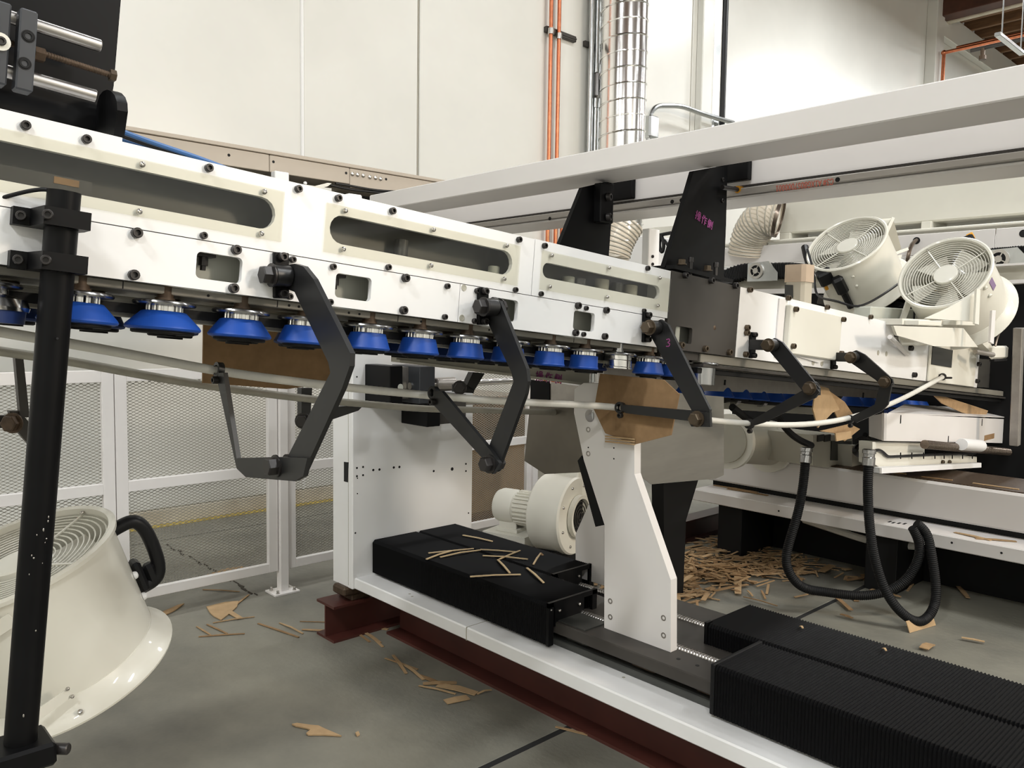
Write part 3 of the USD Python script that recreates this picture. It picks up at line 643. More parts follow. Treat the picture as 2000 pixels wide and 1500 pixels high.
arm('farthest black bracket arm, on the white beam near the fan bracket', AX[5], (1670, 698), [(1655, 704), (1658, 690), (1672, 684), (1688, 692), (1742, 740), (1745, 752), (1722, 754), (1710, 742)],
    (1728, 746), [(1718, 752), (1742, 748), (1734, 790), (1722, 803), (1672, 826), (1660, 818), (1666, 812), (1708, 790)], (1659, 819), letter=True)
# far-side arms
def rear_arm(label, Y, bars, knob):
    t = thing('rear_rod_bracket', label, 'bracket arm', at=P(*bars[0][0], y=Y))
    for i, b in enumerate(bars): part(t, 'bar', slab([P(u, v, y=Y + .012 * i) for u, v in b], (.0, .03, 0)), 'grey_steel' if Y > 2.39 and bars[0][0][0] < 100 else 'arm_steel', smooth=False)
    c = P(*knob, y=Y - .01); part(t, 'knob_bolt', hex_bolt(c, (-.7, -.7, 0), .022, .02), 'rusty_rod' if bars[0][0][0] < 100 else 'bolt_black')
rear_arm('grey far-side guide arm behind the black post at the left edge', 2.45, [[(29, 692), (45, 692), (58, 815), (40, 815)], [(18, 803), (38, 803), (60, 828), (58, 870), (30, 838)], [(-20, 812), (20, 812), (24, 836), (-20, 836)]], (26, 826))
rear_arm('black far-side guide arm just left of the cabinet', 2.47, [[(589, 758), (610, 758), (606, 815), (589, 812)], [(655, 795), (712, 790), (700, 802), (600, 836), (590, 830)]], (592, 822))
rear_arm('black far-side guide arm crossing the steel shaft', 2.42, [[(924, 727), (947, 729), (927, 762), (912, 752)], [(892, 752), (902, 746), (928, 758), (925, 768), (892, 766)]], (898, 757))

# ================================================================== BLACK POST
pt, pb = D(125.5, 374, 1.46), D(40, 1447, 1.52)
ax = (pt - pb) / np.linalg.norm(pt - pb)
t = thing('clamp_post', 'black round steel post in front of the conveyor at left, scuffed paint', 'post', at=pb)
pr = .0278
part(t, 'tube', tube([pb, pb * .5 + pt * .5, pt], [pr, pr, pr], 28), 'black_steel')
part(t, 'pin_hole', cyl(D(112, 661, 1.455), D(112, 661, 1.445), .0022, 8), 'joint_dirt')
for u, v in ((85, 1035), (72, 1045), (95, 1010), (66, 1090), (83, 1100), (57, 1122), (70, 1232), (88, 1060), (62, 1085), (46, 1398), (94, 1018), (91, 1052)):
    q = D(u, v, 1.468)
    part(t, 'paint_chip', trimesh.creation.icosphere(1, rng.uniform(.0007, .0016)).apply_scale([1, .5, rng.uniform(1, 2.5)]).apply_translation(D(u, v, 1.463 + .004 * abs(u - 75) / 30)), 'zinc')
def post_clamp(cpx, pxs, z):
    c = pb + ax * ((P(*cpx, y=1.6)[2] - pb[2]) / ax[2])
    yf = c[1] - .040; e0, e1, e2, e3 = P(pxs[0], 425, y=1.69)[0], P(pxs[1], 425, y=1.675)[0], P(pxs[2], 425, y=yf)[0], P(pxs[3], 425, y=yf)[0]
    ol = [(e0, 1.70), (e0, 1.678), (e1, 1.675), (e2, yf), (e3, yf), (e3, c[1] + .0), (c[0] + .03, c[1] + .034), (c[0] - .02, 1.70)]
    m = [slab([(a, b, c[2] - .016) for a, b in ol], (0, 0, .032))]
    for q in m:                       # follow the conveyor's slope
        R_ = trimesh.transformations.rotation_matrix(TH, (0, 1, 0), c); q.apply_transform(R_)
    k = part(t, 'clamp', m, 'black_steel', smooth=False)
    for dx_, yy in (((e0 + e1) / 2 - c[0], 1.677), (e2 + .006 - c[0], yf)):
        sub(k, t, 'clamp_bolt', socket_bolt((c[0] + dx_, yy, c[2] - dx_ * .083), (-.25, -1, 0), .009, .012), 'bolt_black')
post_clamp((125, 425), (22, 58, 86, 178), 0); post_clamp((120, 512), (14, 50, 80, 170), 0)
c = pb
part(t, 'foot_clamp', [box(c - [.05, .05, .045], c + [.05, .05, .0], .006), box(c - [.045, .03, .10], c + [.03, .03, -.04], .008)], 'black_steel', smooth=False)
part(t, 'foot_bolt', cyl(c + [.05, -.02, -.025], c + [.072, -.04, -.025], .011, 14, c=.002), 'bolt_black')
solo('black_cable', tube(smooth_path([D(-30, 396, 1.45), D(20, 382, 1.45), D(70, 371, 1.45), D(100, 374, 1.45), D(106, 392, 1.45)], 8), .0038, 8), 'black_rubber', 'thin black cable arching over the top of the black post', 'cable')

# ================================================================== TOP-LEFT CLAMP UNIT ON THE BEAM
cu = thing('clamp_unit', 'dark steel clamp unit with shiny rods standing on top of the conveyor at left', 'clamp unit', frame=CF)
BY = .17
e = [cv(u, v, BY) for u, v in [(240, -40), (236, 0), (222, 168), (205, 262), (-120, 185), (-120, -60)]]
L(cu, 'back_plate', slab(e, (0, .02, 0)), 'black_steel', smooth=False)
for (a, b, r) in (((-60, 8), (197, 90), .0125), ((-60, 119), (188, 188), .0125)):
    p0, p1 = cv(*a, .09), cv(*b, .09); L(cu, 'slide_rod', cyl(p0, p1, r, 20, c=.002), 'rod_steel', label='polished steel rod')
p0, p1 = cv(-40, 65, .09), cv(214, 146, .09); s_ = np.linspace(0, 1, 90)
L(cu, 'screw_rod', tube([p0 + (p1 - p0) * q_ for q_ in s_], .0055 + .0008 * (np.arange(90) % 2), 12), 'rusty_rod', label='rusty threaded rod')
L(cu, 'screw_nut', hex_bolt(cv(67, 104, .09), DX * 0 + (1, 0, 0), .014, .018, False), 'rusty_rod'); L(cu, 'screw_head', hex_bolt(p1, (1, 0, 0), .012, .012, False), 'bolt_brown')
q0 = [cv(u, v, .05) for u, v in [(44, 14), (79, 24), (61, 180), (26, 171)]]
s_c = [(q0[0][0] + q0[3][0]) / 2, (q0[1][0] + q0[2][0]) / 2]
L(cu, 'clamp_bar', box((s_c[0], .05, q0[3][2]), (s_c[1], .085, q0[0][2]), .003), 'bar_steel', smooth=False)
for u, v in ((55, 71), (48, 124)):
    c = cv(u, v, .05); L(cu, 'clamp_screw', lathe([(.0115, -.001), (.0115, .0008), (.0095, .0008), (.0095, .0003), (.009, .002), (.0055, .002), (.005, -.004), (0, -.004)], 18, c, N_), 'black_rubber')
q0 = [cv(u, v, .05) for u, v in [(-60, -10), (27, 9), (10, 166), (-60, 150)]]
L(cu, 'clamp_bar', box((q0[3][0] - .03, .05, q0[2][2]), ((q0[1][0] + q0[2][0]) / 2, .085, q0[1][2]), .003), 'bar_steel', smooth=False)
c = cv(1, 82, .05); L(cu, 'washer', lathe([(0, 0), (.016, 0), (.016, .004), (0, .004)], 20, c, N_), 'cream_paint', label='pale washer'); L(cu, 'washer_bolt', socket_bolt(c - [0, .004, 0], N_, .008, .006), 'bolt_black')
X = cv(190, 230, .10)[0]
lg = []
xw = (CF @ np.append(cv(222, 264, .05), 1))[0]
for u, v in [(188, 256), (222, 266), (229, 215), (228, 198), (224, 186), (217, 178), (209, 175), (201, 178), (194, 187), (190, 200), (188, 215)]:
    lg.append(P(u, v, x=xw))
part(cu, 'stop_lug', slab(lg, (.02, 0, 0)), 'black_steel', label='rounded black stop lug')
for u, v in ((112, 232), (152, 240)): c = cv(u, v + 8, .12); L(cu, 'base_bolt', hex_bolt((c[0], .12, .262), (0, 0, 1), .012, .014), 'bolt_black')

# ================================================================== CROSS TRACK ON THE FLOOR (runs along y)
ZB = .30
t = thing('track_base', 'white steel base plate of the cross track, running toward the camera', 'machine base', at=(2.04, 0, .25))
part(t, 'base_plate', box((2.022, -.9, .245), (2.72, 3.30, ZB), .005), 'white_paint', smooth=False)
yj = P(940, 1216, z=ZB)[1]
part(t, 'plate_seam', box((2.0205, yj - .002, .246), (2.3, yj + .002, ZB + .0006)), 'shade_paint')
for u, v in ((1216, 1310), (1218, 1323), (800, 1160), (805, 1165)): c = P(u, v, z=ZB); part(t, 'smudge', cyl(c, c + [0, 0, .0006], .006, 10), 'shade_paint')
part(t, 'deck_strip', box((2.20, -.9, ZB), (2.70, 3.25, ZB + .012)), 'grey_steel')
part(t, 'rail_step', box((2.16, -.9, ZB), (2.20, 3.2, ZB + .025), .003), 'olive_dark')
def ibeam(p0, p1, h, w, tf=.012, tw=.01):
    p0, p1 = np.array(p0, float), np.array(p1, float); d = p1 - p0; d /= np.linalg.norm(d); s = np.cross([0, 0, 1], d); z = np.array([0, 0, 1.])
    prof = [(-w/2, 0), (w/2, 0), (w/2, tf), (tw/2, tf), (tw/2, h - tf), (w/2, h - tf), (w/2, h), (-w/2, h), (-w/2, h - tf), (-tw/2, h - tf), (-tw/2, tf), (-w/2, tf)]
    return slab([p0 + a * s + b * z for a, b in prof], p1 - p0)
solo('support_beam', ibeam((2.26, -.9, 0), (2.26, 3.22, 0), .235, .17), 'red_oxide', 'long dark red steel beam on the floor carrying the white track base', 'steel beam', smooth=False)
ea = P(640, 1192, z=.16)
solo('cross_beam', ibeam((ea[0] + .02, 3.36, 0), (2.98, 3.36, 0), .175, .16), 'red_oxide', 'short stub of dark red steel beam sticking out under the white cabinet', 'steel beam', smooth=False)
solo('levelling_wedge', [box((2.03, 3.30, .175), (2.14, 3.42, .205), .004), box((1.98, 3.29, .205), (2.12, 3.40, .25), .01)], 'rusty_rod', 'rusty levelling wedge between the cabinet foot and the red beam stub', 'wedge', smooth=False)

# ---- bellows
def bellows(x0, x1, y0, y1, z0, z1, pitch=.0105, amp=.0038):
    n = max(4, int(abs(y1 - y0) / pitch) * 2 + 1); ys = np.linspace(y0, y1, n); V = []; k = 6; ch = .012
    for i, yy in enumerate(ys):
        a = amp if i % 2 == 0 else 0
        V += [(x0 - a, yy, z0), (x0 - a, yy, z1 + a - ch), (x0 - a + ch, yy, z1 + a), (x1 + a - ch, yy, z1 + a), (x1 + a, yy, z1 + a - ch), (x1 + a, yy, z0)]
    Fs = []
    for i in range(n - 1):
        for j in range(k - 1):
            p = i * k + j; Fs += [(p, p + 1, p + k + 1), (p, p + k + 1, p + k)]
    m = trimesh.Trimesh(np.array(V), np.array(Fs), process=False)
    if y1 < y0: m.invert()
    return m
zt_ = .468
def bell(label, x0, x1, y0, y1, near_end, far_end):
    t = thing('bellows', label, 'bellows', at=((x0 + x1) / 2, y0, ZB))
    part(t, 'folds', bellows(x0, x1, y0, y1, ZB + .012, zt_), 'bellows_cloth', smooth=False)
    w = .022
    for yy, on in ((y0, near_end), (y1, far_end)):
        if on:
            f = part(t, 'end_frame', [box((x0 - .004, yy - .006, ZB + .01), (x0 + w, yy + .006, zt_ + .005)), box((x1 - w, yy - .006, ZB + .06), (x1 + .004, yy + .006, zt_ + .005)), box((x0 - .004, yy - .006, zt_ - .012), (x1 + .004, yy + .006, zt_ + .007)),
                                       box((x0 + .03, yy - .005, zt_ - .09), (x1 - .07, yy + .003, zt_ - .012))], 'black_steel', smooth=False)
            for fx in (.2, .62): sub(f, t, 'rivet', dome_screw((x0 + (x1 - x0) * fx, yy - .006, zt_ - .032), N_, .007), 'zinc')
            sub(f, t, 'rivet', dome_screw((x0 + .008, yy - .006, zt_ - .02), N_, .004), 'zinc')
    return t
XF0, XF1, XR0, XR1 = 2.115, 2.378, 2.386, 2.63
bell('black pleated bellows beside the white cabinet, front one, with scraps on top', XF0, XF1, 2.06, 3.245, True, False)
bell('black pleated bellows beside the white cabinet, rear one, farther from camera', XR0, XR1, 2.30, 3.245, True, False)
t = bell('black pleated bellows filling the lower right corner, front one with a smooth end', XF0, 2.392, -.9, 1.345, False, False)
part(t, 'end_cover', [box((XF0 - .006, 1.338, ZB + .012), (2.396, 1.352, zt_ + .005), .003)], 'black_rubber', smooth=False)
t = bell('black pleated bellows filling the lower right corner, rear one toward the scrap pile', 2.402, 2.70, -.9, 1.56, False, False)
part(t, 'end_cover', box((2.398, 1.555, ZB + .012), (2.43, 1.567, zt_ + .005)), 'black_steel', smooth=False)

# ---- ball screws and slide plate
def screw_rod(label, x, y0, y1, z, r):
    n = int(abs(y1 - y0) / .004); ys = np.linspace(y0, y1, n); th_ = np.arange(n)
    p = np.stack([np.full(n, x), ys, np.full(n, z)], 1)
    solo('ball_screw', tube(p, r + .0018 * np.where(th_ % 3 == 0, -1, .6), 14), 'rod_steel', label, 'ball screw', smooth=60)
screw_rod('shiny ball screw between the front bellows at the foot of the stand', 2.30, 1.0, 2.5, .392, .014)
screw_rod('shiny ball screw behind the stand, nearer the scrap pile', 2.55, 1.0, 2.6, .392, .014)
SZ = .395
t = thing('slide_plate', 'worn dark steel slide plate under the white stand', 'slide', at=(2.3, 1.7, .33))
part(t, 'plate', [box((2.150, 1.30, SZ - .045), (2.72, 2.085, SZ), .004)], 'grey_steel', smooth=False)
part(t, 'top_wear', box((2.165, 1.92, SZ), (2.29, 2.09, SZ + .004)), 'olive_dark')
for yy in (1.35, 1.62, 1.93): part(t, 'carriage', box((2.185, yy, .328), (2.27, yy + .10, SZ - .045), .003), 'rusty_rod' if yy < 1.9 else 'olive_dark', smooth=False)
for u, v in ((1146, 1196), (1111, 1199), (1362, 1300), (1325, 1287), (1356, 1272)): c = P(u, v, z=SZ); part(t, 'hole', cyl(c, c + [0, 0, .001], .007, 10), 'joint_dirt')
part(t, 'linear_rail', box((2.205, -.6, ZB + .025), (2.245, 3.2, ZB + .043), .003), 'rusty_rod', smooth=False)

# ---- stand
XS = 2.245
t = thing('stand', 'tall white steel stand plate narrowing upward under the conveyor', 'stand', at=(XS, 1.74, SZ))
o = [(1180, 1226), (1181, 1026), (1140, 898), (1121, 806), (1122, 760), (1140, 748), (1239, 752), (1239, 926), (1310, 1133), (1310, 1270)]
q = [P(u, v, x=XS) for u, v in o]; q[0][2] = q[-1][2] = SZ
hole = P(1152, 812, x=XS); hh = [(XS, hole[1] + .024 * math.cos(a), hole[2] + .024 * math.sin(a)) for a in np.linspace(0, 2 * math.pi, 20, endpoint=False)]
part(t, 'front_plate', slab(q, (.036, 0, 0), [hh]), 'beam_paint', smooth=False)
for u, v in ((1149, 839), (1149, 886), (1192, 1174), (1192, 1205), (1296, 1207), (1296, 1241)):
    c = P(u, v, x=XS); part(t, 'countersunk_screw', lathe([(.0105, 0), (.0105, .0012), (.0085, .0012), (.008, .0004), (.0055, .0004), (.005, -.006), (0, -.006)], 16, c, (-1, 0, 0)), 'machined')
for u, v in ((1149, 874), (1199, 875), (1199, 896)): c = P(u, v, x=XS); part(t, 'pin_hole', cyl(c, c - [.0006, 0, 0], .003, 8), 'joint_dirt')
XS2 = 2.62
o2 = [(1124, 1146), (1124, 1044), (1151, 982), (1200, 960), (1260, 1100), (1260, 1210)]
q = [P(u, v, x=XS2) for u, v in o2]; q[0][2] = q[-1][2] = SZ
part(t, 'rear_plate', slab(q, (.036, 0, 0)), 'beam_paint', smooth=False)
for u, v in ((1133, 1107), (1133, 1136)): c = P(u, v, x=XS2); part(t, 'countersunk_screw', lathe([(.010, 0), (.010, .001), (.006, .001), (.006, -.005), (0, -.005)], 14, c, (-1, 0, 0)), 'bolt_black')
q = [P(u, v, x=XS + .12) for u, v in [(1163, 1029), (1182, 1025), (1160, 930), (1136, 890), (1128, 900)]]
solo('black_strap', slab(q, (.006, 0, 0)), 'black_rubber', 'flat black strip hanging along the left edge of the stand', 'strip', smooth=False)

# ---- stainless guards
q = [P(u, v, y=1.80) for u, v in [(1239, 760), (1413, 775), (1413, 928), (1398, 935), (1272, 946), (1240, 922)]]
t = thing('metal_guard', 'brushed stainless steel guard sheet right of the white stand', 'guard', at=q[4])
part(t, 'sheet', slab(q, (0, .003, 0)), 'stainless', smooth=False)
part(t, 'side_return', slab([q[1], q[2], q[2] + [0, .12, 0], q[1] + [0, .12, 0]], (.003, 0, 0)), 'stainless', smooth=False)
q = [P(u, v, x=2.50) for u, v in [(1037, 745), (1146, 757), (1146, 922), (1064, 926), (1024, 900), (1034, 800)]]
t = thing('metal_guard', 'dull dark steel guard sheet left of the white stand', 'guard', at=q[4])
part(t, 'sheet', slab(q, (.003, 0, 0)), 'dark_stainless', smooth=False)
part(t, 'upright', slab([P(u, v, x=2.44) for u, v in [(1036, 742), (1073, 745), (1073, 792), (1036, 790)]], (.004, 0, 0)), 'black_steel', smooth=False)
part(t, 'hinge_plate', slab([P(u, v, x=2.44) for u, v in [(1076, 746), (1134, 755), (1134, 790), (1076, 788)]], (.004, 0, 0)), 'machined', smooth=False)
q = [P(u, v, y=2.6) for u, v in [(1296, 930), (1366, 930), (1340, 1016), (1336, 1100), (1300, 1100)]]
q[3][2] = q[4][2] = 0
solo('stanchion', slab(q, (0, .08, 0)), 'black_rubber', 'dark tapering support in the shadow behind the stainless guard', 'support', smooth=False)

# ---- white cabinet
CX0, CY0 = 2.008, 3.26
CX1 = P(922, 1000, y=CY0)[0]; zt2 = 1.62
cyb = P(650, 1000, x=CX0)[1]
t = thing('cabinet', 'large plain white steel cabinet with a row of small holes, behind the first bellows', 'cabinet', at=((CX0 + CX1) / 2, CY0 + .1, .25))
part(t, 'body', box((CX0, CY0, .245), (CX1, cyb, zt2), .004), 'white_paint', smooth=False)
part(t, 'corner_seam', box((CX0 - .0008, CY0 + .034, .26), (CX0 + .001, CY0 + .037, zt2)), 'shade_paint')
s_ = [P(u, v, x=CX0) for u, v in [(672, 902), (681, 903), (680, 942), (672, 940)]]
part(t, 'slot', slab(s_, (-.0012, 0, 0)), 'joint_dirt', label='dark slot')
for u, v, r in ((697, 914, .005), (709, 912, .005), (697, 930, .005), (709, 928, .005), (698, 934, .003), (729, 918, .006), (741, 917, .006), (769, 913, .006), (780, 912, .006), (847, 920, .006), (883, 916, .009), (910, 906, .005), (910, 920, .005), (698, 964, .003), (694, 1041, .0045), (697, 736, .004), (915, 1002, .004)):
    c = P(u, v, y=CY0); part(t, 'hole', cyl(c, c - [0, .001, 0], r, 10), 'joint_dirt')
# shaft bearing blocks on the cabinet and steel shaft
b0, b1 = P(762, 715, y=3.05), P(795, 790, y=3.05); b2 = P(845, 715, y=3.05)
t = thing('bearing_block', 'dark steel bearing block on the cabinet front with a shiny shaft through it', 'bearing block', at=b0)
part(t, 'side_cheek', box((b0[0], 3.05, b1[2]), (b0[0] + .07, CY0, b0[2]), .003), 'black_steel', smooth=False)
part(t, 'cheek', box((b2[0] - .09, 3.03, b1[2]), (b2[0], CY0, b0[2] - .005), .003), 'bar_steel', smooth=False)
part(t, 'bridge', box((b0[0] + .07, 3.12, b1[2] + .02), (b2[0] - .09, CY0, b0[2] - .01)), 'machined', smooth=False)
p0, p1 = P(800, 754, y=3.1), P(1040, 741, y=3.1); p1 = p1 * 1.0
part(t, 'shaft', cyl(p0, p1, .017, 16), 'chrome'); q0, q1 = p0 + (p1 - p0) * .18, p0 + (p1 - p0) * .33
part(t, 'bushing', cyl(q0, q1, .034, 18, c=.004), 'machined', label='bronze-grey bushing')
c0_ = P(782, 756, y=3.048); part(t, 'bore', cyl(c0_, c0_ - [0, .002, 0], .015, 14), 'interior_grey')
b0, b1, b2 = P(834, 775, y=3.05), P(860, 832, y=3.05), P(916, 775, y=3.05)
t = thing('bearing_block', 'second, lower bearing block on the cabinet front, right of the first', 'bearing block', at=b1)
part(t, 'side_cheek', box((b0[0], 3.05, b1[2]), (b1[0], CY0, b0[2]), .003), 'black_steel', smooth=False)
part(t, 'cheek', box((b1[0] + .005, 3.07, b1[2] + .005), (b2[0], CY0, b0[2]), .003), 'grey_steel', smooth=False)
p0, p1 = P(862, 786, y=3.1), P(1000, 781, y=3.1); part(t, 'shaft', cyl(p0, p1, .017, 14), 'machined')

# ---- blower
bx, by_, bz = P(1128, 1008, x=3.10)
t = thing('blower', 'cream centrifugal blower with a finned motor, behind the white stand', 'blower', at=(bx, by_, .2))
R0 = .205
d_ = np.array([.26, -.9656, 0]); s_ = np.array([.9656, .26, 0]); c = np.array([bx, by_, bz]) - d_ * .20
part(t, 'volute', lathe([(0, 0), (R0 - .01, 0), (R0, .01), (R0, .185), (R0 - .008, .195), (0, .195)], 48, c, d_), 'cream_paint')
part(t, 'inlet_ring', lathe([(.105, .195), (.112, .20), (.112, .225), (.094, .225), (.094, .2)], 32, c, d_), 'cream_paint')
part(t, 'inlet_grille', [tube([c + d_ * .215 + s_ * (r * math.cos(a)) + np.array([0, 0, r * math.sin(a)]) for a in np.linspace(0, 2 * math.pi, 25)], .003, 5) for r in (.02, .04, .06, .08)], 'grey_steel')
part(t, 'inlet_dark', lathe([(0, .1965), (.094, .1965)], 24, c, d_), 'joint_dirt')
for a in np.radians(np.arange(20, 380, 45)):
    part(t, 'rim_bolt', dome_screw(c + d_ * .195 + s_ * (.165 * math.cos(a)) + np.array([0, 0, .165 * math.sin(a)]), d_, .008), 'zinc')
part(t, 'outlet', box((bx + .02, by_ + .02, bz), (bx + R0, by_ + .19, bz + .30), .004), 'cream_paint')
mc = c - d_ * .0
part(t, 'motor', lathe([(.10, 0), (.085, .02), (.085, .16), (.092, .165), (.095, .18), (.095, .26), (.085, .285), (0, .285)], 32, mc, -d_), 'cream_paint')
for a in np.linspace(0, 2 * math.pi, 26, endpoint=False):
    rdir = s_ * math.cos(a) + np.array([0, 0, math.sin(a)])
    part(t, 'motor_fin', bar(mc - d_ * .025 + rdir * .09, mc - d_ * .155 + rdir * .09, .014, .004, rdir), 'cream_paint')
mf = c - d_ * .20
part(t, 'motor_foot', [bar(mf - d_ * .07 + [0, 0, -.12], mf + d_ * .07 + [0, 0, -.12], .14, .02, s_), bar(mf + s_ * .05 + [0, 0, -.12], mf + s_ * .05 + [0, 0, -.06], .11, .01, d_), bar(mf - s_ * .05 + [0, 0, -.12], mf - s_ * .05 + [0, 0, -.06], .11, .01, d_)], 'cream_paint')
part(t, 'pedestal', bar(mf + [0, 0, 0], mf + [0, 0, -.12], .26, .24, s_).apply_translation([0, 0, -.13]) if False else slab([mf + s_ * a_ + d_ * b_ + [0, 0, -.13] for a_, b_ in ((-.12, -.12), (.12, -.12), (.12, .15), (-.12, .15))], (0, 0, -(bz - .13))), 'cream_paint', smooth=False)
part(t, 'volute_foot', box((bx - .15, by_ + .02, 0), (bx + .15, by_ + .18, bz - R0 + .03)), 'black_rubber')

# ================================================================== FENCE
FY = 4.12
def fx(u, v=900): return P(u, v, y=FY)[0]
def fz(v, u): return P(u, v, y=FY)[2]
TOPZ, MIDZ, BOTZ = 1.272, .70, .155
def fence_panel(label, x0, x1, corner=None):
    t = thing('mesh_fence', label, 'fence', at=((x0 + x1) / 2, FY, BOTZ - .03))
    w = .055
    for nm, lo, hi in (('stile', (x0, FY, BOTZ - .03), (x0 + w, FY + .03, TOPZ)), ('stile', (x1 - w, FY, BOTZ - .03), (x1, FY + .03, TOPZ)), ('top_rail', (x0 + w, FY, TOPZ - .058), (x1 - w, FY + .03, TOPZ)),
                       ('mid_rail', (x0 + w, FY, MIDZ - .027), (x1 - w, FY + .03, MIDZ + .027)), ('bottom_rail', (x0 + w, FY, BOTZ - .03), (x1 - w, FY + .03, BOTZ + .02))):
        part(t, nm, box(lo, hi, .002), 'beam_paint', smooth=False)
    # expanded mesh as diagonal strands
    V, Fs = [], []; yb = FY + .03; pz = .0155; px_ = .031; hw = .0013
    X0, X1, Z0, Z1 = x0 + .02, x1 - .02, BOTZ, TOPZ - .02
    Hh = Z1 - Z0; sl = pz / px_
    def strand(a, b):
        a, b = np.array(a), np.array(b); d = b - a; d /= np.linalg.norm(d); nrm = np.array([-d[1], d[0]]) * hw; i = len(V)
        for q in (a + nrm, a - nrm, b - nrm, b + nrm): V.append((q[0], yb, q[1]))
        for q in (a + nrm, a - nrm, b - nrm, b + nrm): V.append((q[0], yb + .002, q[1]))
        Fs.extend([(i, i + 1, i + 2), (i, i + 2, i + 3), (i + 4, i + 6, i + 5), (i + 4, i + 7, i + 6), (i, i + 4, i + 5), (i, i + 5, i + 1), (i + 3, i + 2, i + 6), (i + 3, i + 6, i + 7)])
    for sgn in (1, -1):
        kx = X0 - Hh / sl if sgn > 0 else X0
        kx = math.floor(kx / px_) * px_
        while kx < (X1 if sgn > 0 else X1 + Hh / sl):
            za = lambda xx: Z0 + sgn * sl * (xx - kx)
            xa, xb = (max(X0, kx), min(X1, kx + Hh / sl)) if sgn > 0 else (max(X0, kx - Hh / sl), min(X1, kx))
            if xb - xa > .01: strand((xa, za(xa)), (xb, za(xb)))
            kx += px_
    part(t, 'wire_mesh', trimesh.Trimesh(np.array(V), np.array(Fs), process=False), 'mesh_paint', kind='stuff', smooth=False)
    return t
xa, xb = fx(226), fx(543)
fence_panel('white framed mesh fence panel behind the black post, leftmost', -.55, xa - .002)
fence_panel('white framed mesh fence panel between the cream fan and the fence post', xa + .002, xb - .002)
fence_panel('white framed mesh fence panel partly hidden by the cabinet', xb + .052, fx(1040))
def post(label, x):
    t = thing('fence_post', label, 'fence post', at=(x, FY, 0))
    part(t, 'upright', box((x - .022, FY - .022, 0), (x + .026, FY + .028, TOPZ - .02), .002), 'beam_paint', smooth=False)
    part(t, 'foot_plate', box((x - .075, FY - .06, 0), (x + .075, FY + .065, .010), .001), 'beam_paint', smooth=False)
    for dx_, dy2 in ((-.05, .04), (.05, .04), (.05, -.04), (-.05, -.04)): part(t, 'anchor_bolt', hex_bolt((x + dx_, FY + dy2, .010), (0, 0, 1), .008, .014), 'zinc')
post('white fence post on a square foot plate, left of the white cabinet', xb + .024)
post('white fence post mostly hidden behind the dark guard, right of the wrapped stack', fx(1042))
# wrapped cardboard stack behind the fence
SY = 4.5; x0, x1 = P(905, 900, y=SY)[0], P(1036, 900, y=SY)[0]; zt3 = P(970, 775, y=SY)[2]
t = thing('cardboard_stack', 'tall stack of brown cardboard sheets wrapped in plastic film, behind the fence', 'cardboard stack', at=((x0 + x1) / 2, SY + .3, .12))
part(t, 'lower_block', box((x0, SY, .12), (x1, SY + .7, P(970, 872, y=SY)[2]), .006), 'cardboard_b', smooth=False)
part(t, 'wrapped_block', box((x0 + .01, SY + .01, P(970, 872, y=SY)[2]), (x1 - .01, SY + .7, zt3), .015), 'brown_film', label='film-wrapped upper sheets', smooth=False)
part(t, 'pallet', [box((x0, SY + .02, .0), (x1, SY + .1, .11)), box((x0, SY + .3, .0), (x1, SY + .4, .11)), box((x0, SY, .09), (x1, SY + .7, .12))], 'wood', smooth=False)

# ================================================================== BEIGE TRAY BEHIND THE CONVEYOR
TY = 4.3
tz1, tz0 = P(400, 272, y=TY)[2], P(600, 347, y=TY)[2]
tx0, tx1 = P(225, 250, y=TY)[0], P(905, 355, y=TY)[0]
t = thing('cable_trunking', 'long beige sheet-metal trunking running behind the conveyor', 'cable trunking', at=((tx0 + tx1) / 2, TY, tz0))
xm = P(527, 310, y=TY)[0]; xj = P(683, 345, y=TY)[0]; lid = .024
part(t, 'side_panel', box((tx0 - .6, TY, tz0), (xm - .003, TY + .22, tz1 - lid), .003), 'tray_paint', smooth=False)
part(t, 'side_panel', box((xm, TY, tz0), (xj, TY + .22, tz1 - lid), .003), 'tray_paint', smooth=False)
part(t, 'side_panel', box((xj + .002, TY, tz0 - .02), (tx1, TY + .22, tz1 - lid), .003), 'tray_paint', smooth=False)
part(t, 'lid', box((tx0 - .6, TY - .008, tz1 - lid + .002), (tx1, TY + .23, tz1), .003), 'tray_paint', smooth=False)
for u, v in ((447, 303), (676, 338), (754, 350), (533, 300), (534, 316)): c = P(u, v, y=TY); part(t, 'screw_hole', cyl(c, c - [0, .001, 0], .008, 10), 'joint_dirt')
for u, v in ((688, 340), (698, 341.5), (709, 343), (722, 346), (733, 347.5), (743, 349.5)): c = P(u, v, y=TY); part(t, 'dome_nut', lathe([(.013, 0), (.012, .006), (.006, .012), (0, .013)], 14, c, N_), 'zinc')
t = thing('cable_carrier', 'dark box of cables in the gap below the beige trunking', 'cable box', at=(tx0, TY + .06, tz0 - .3))
part(t, 'back_board', box((tx0 - .5, TY + .3, tz0 - .45), (tx1 - .2, TY + .32, tz0)), 'black_rubber')
part(t, 'shelf', box((tx0 - .5, TY + .02, tz0 - .45), (tx1 - .2, TY + .3, tz0 - .42)), 'black_rubber')
q = [P(u, v, y=TY - .05) for u, v in [(596, 368), (640, 357), (648, 358), (640, 364), (608, 372)]]
part(t, 'bracket', slab(q, (0, .02, 0)), 'cream_paint', smooth=False)
for cbl in ([(640, 360), (665, 366), (700, 372), (740, 376), (800, 384)], [(655, 358), (690, 364), (740, 372), (790, 374)]):
    part(t, 'cable', tube(smooth_path([P(u, v, y=TY + .0) for u, v in cbl], 6), .007, 7), 'plastic_black')
part(t, 'indicator', trimesh.creation.icosphere(1, .011).apply_translation(P(596, 358, y=TY - .02)), 'white_paint')
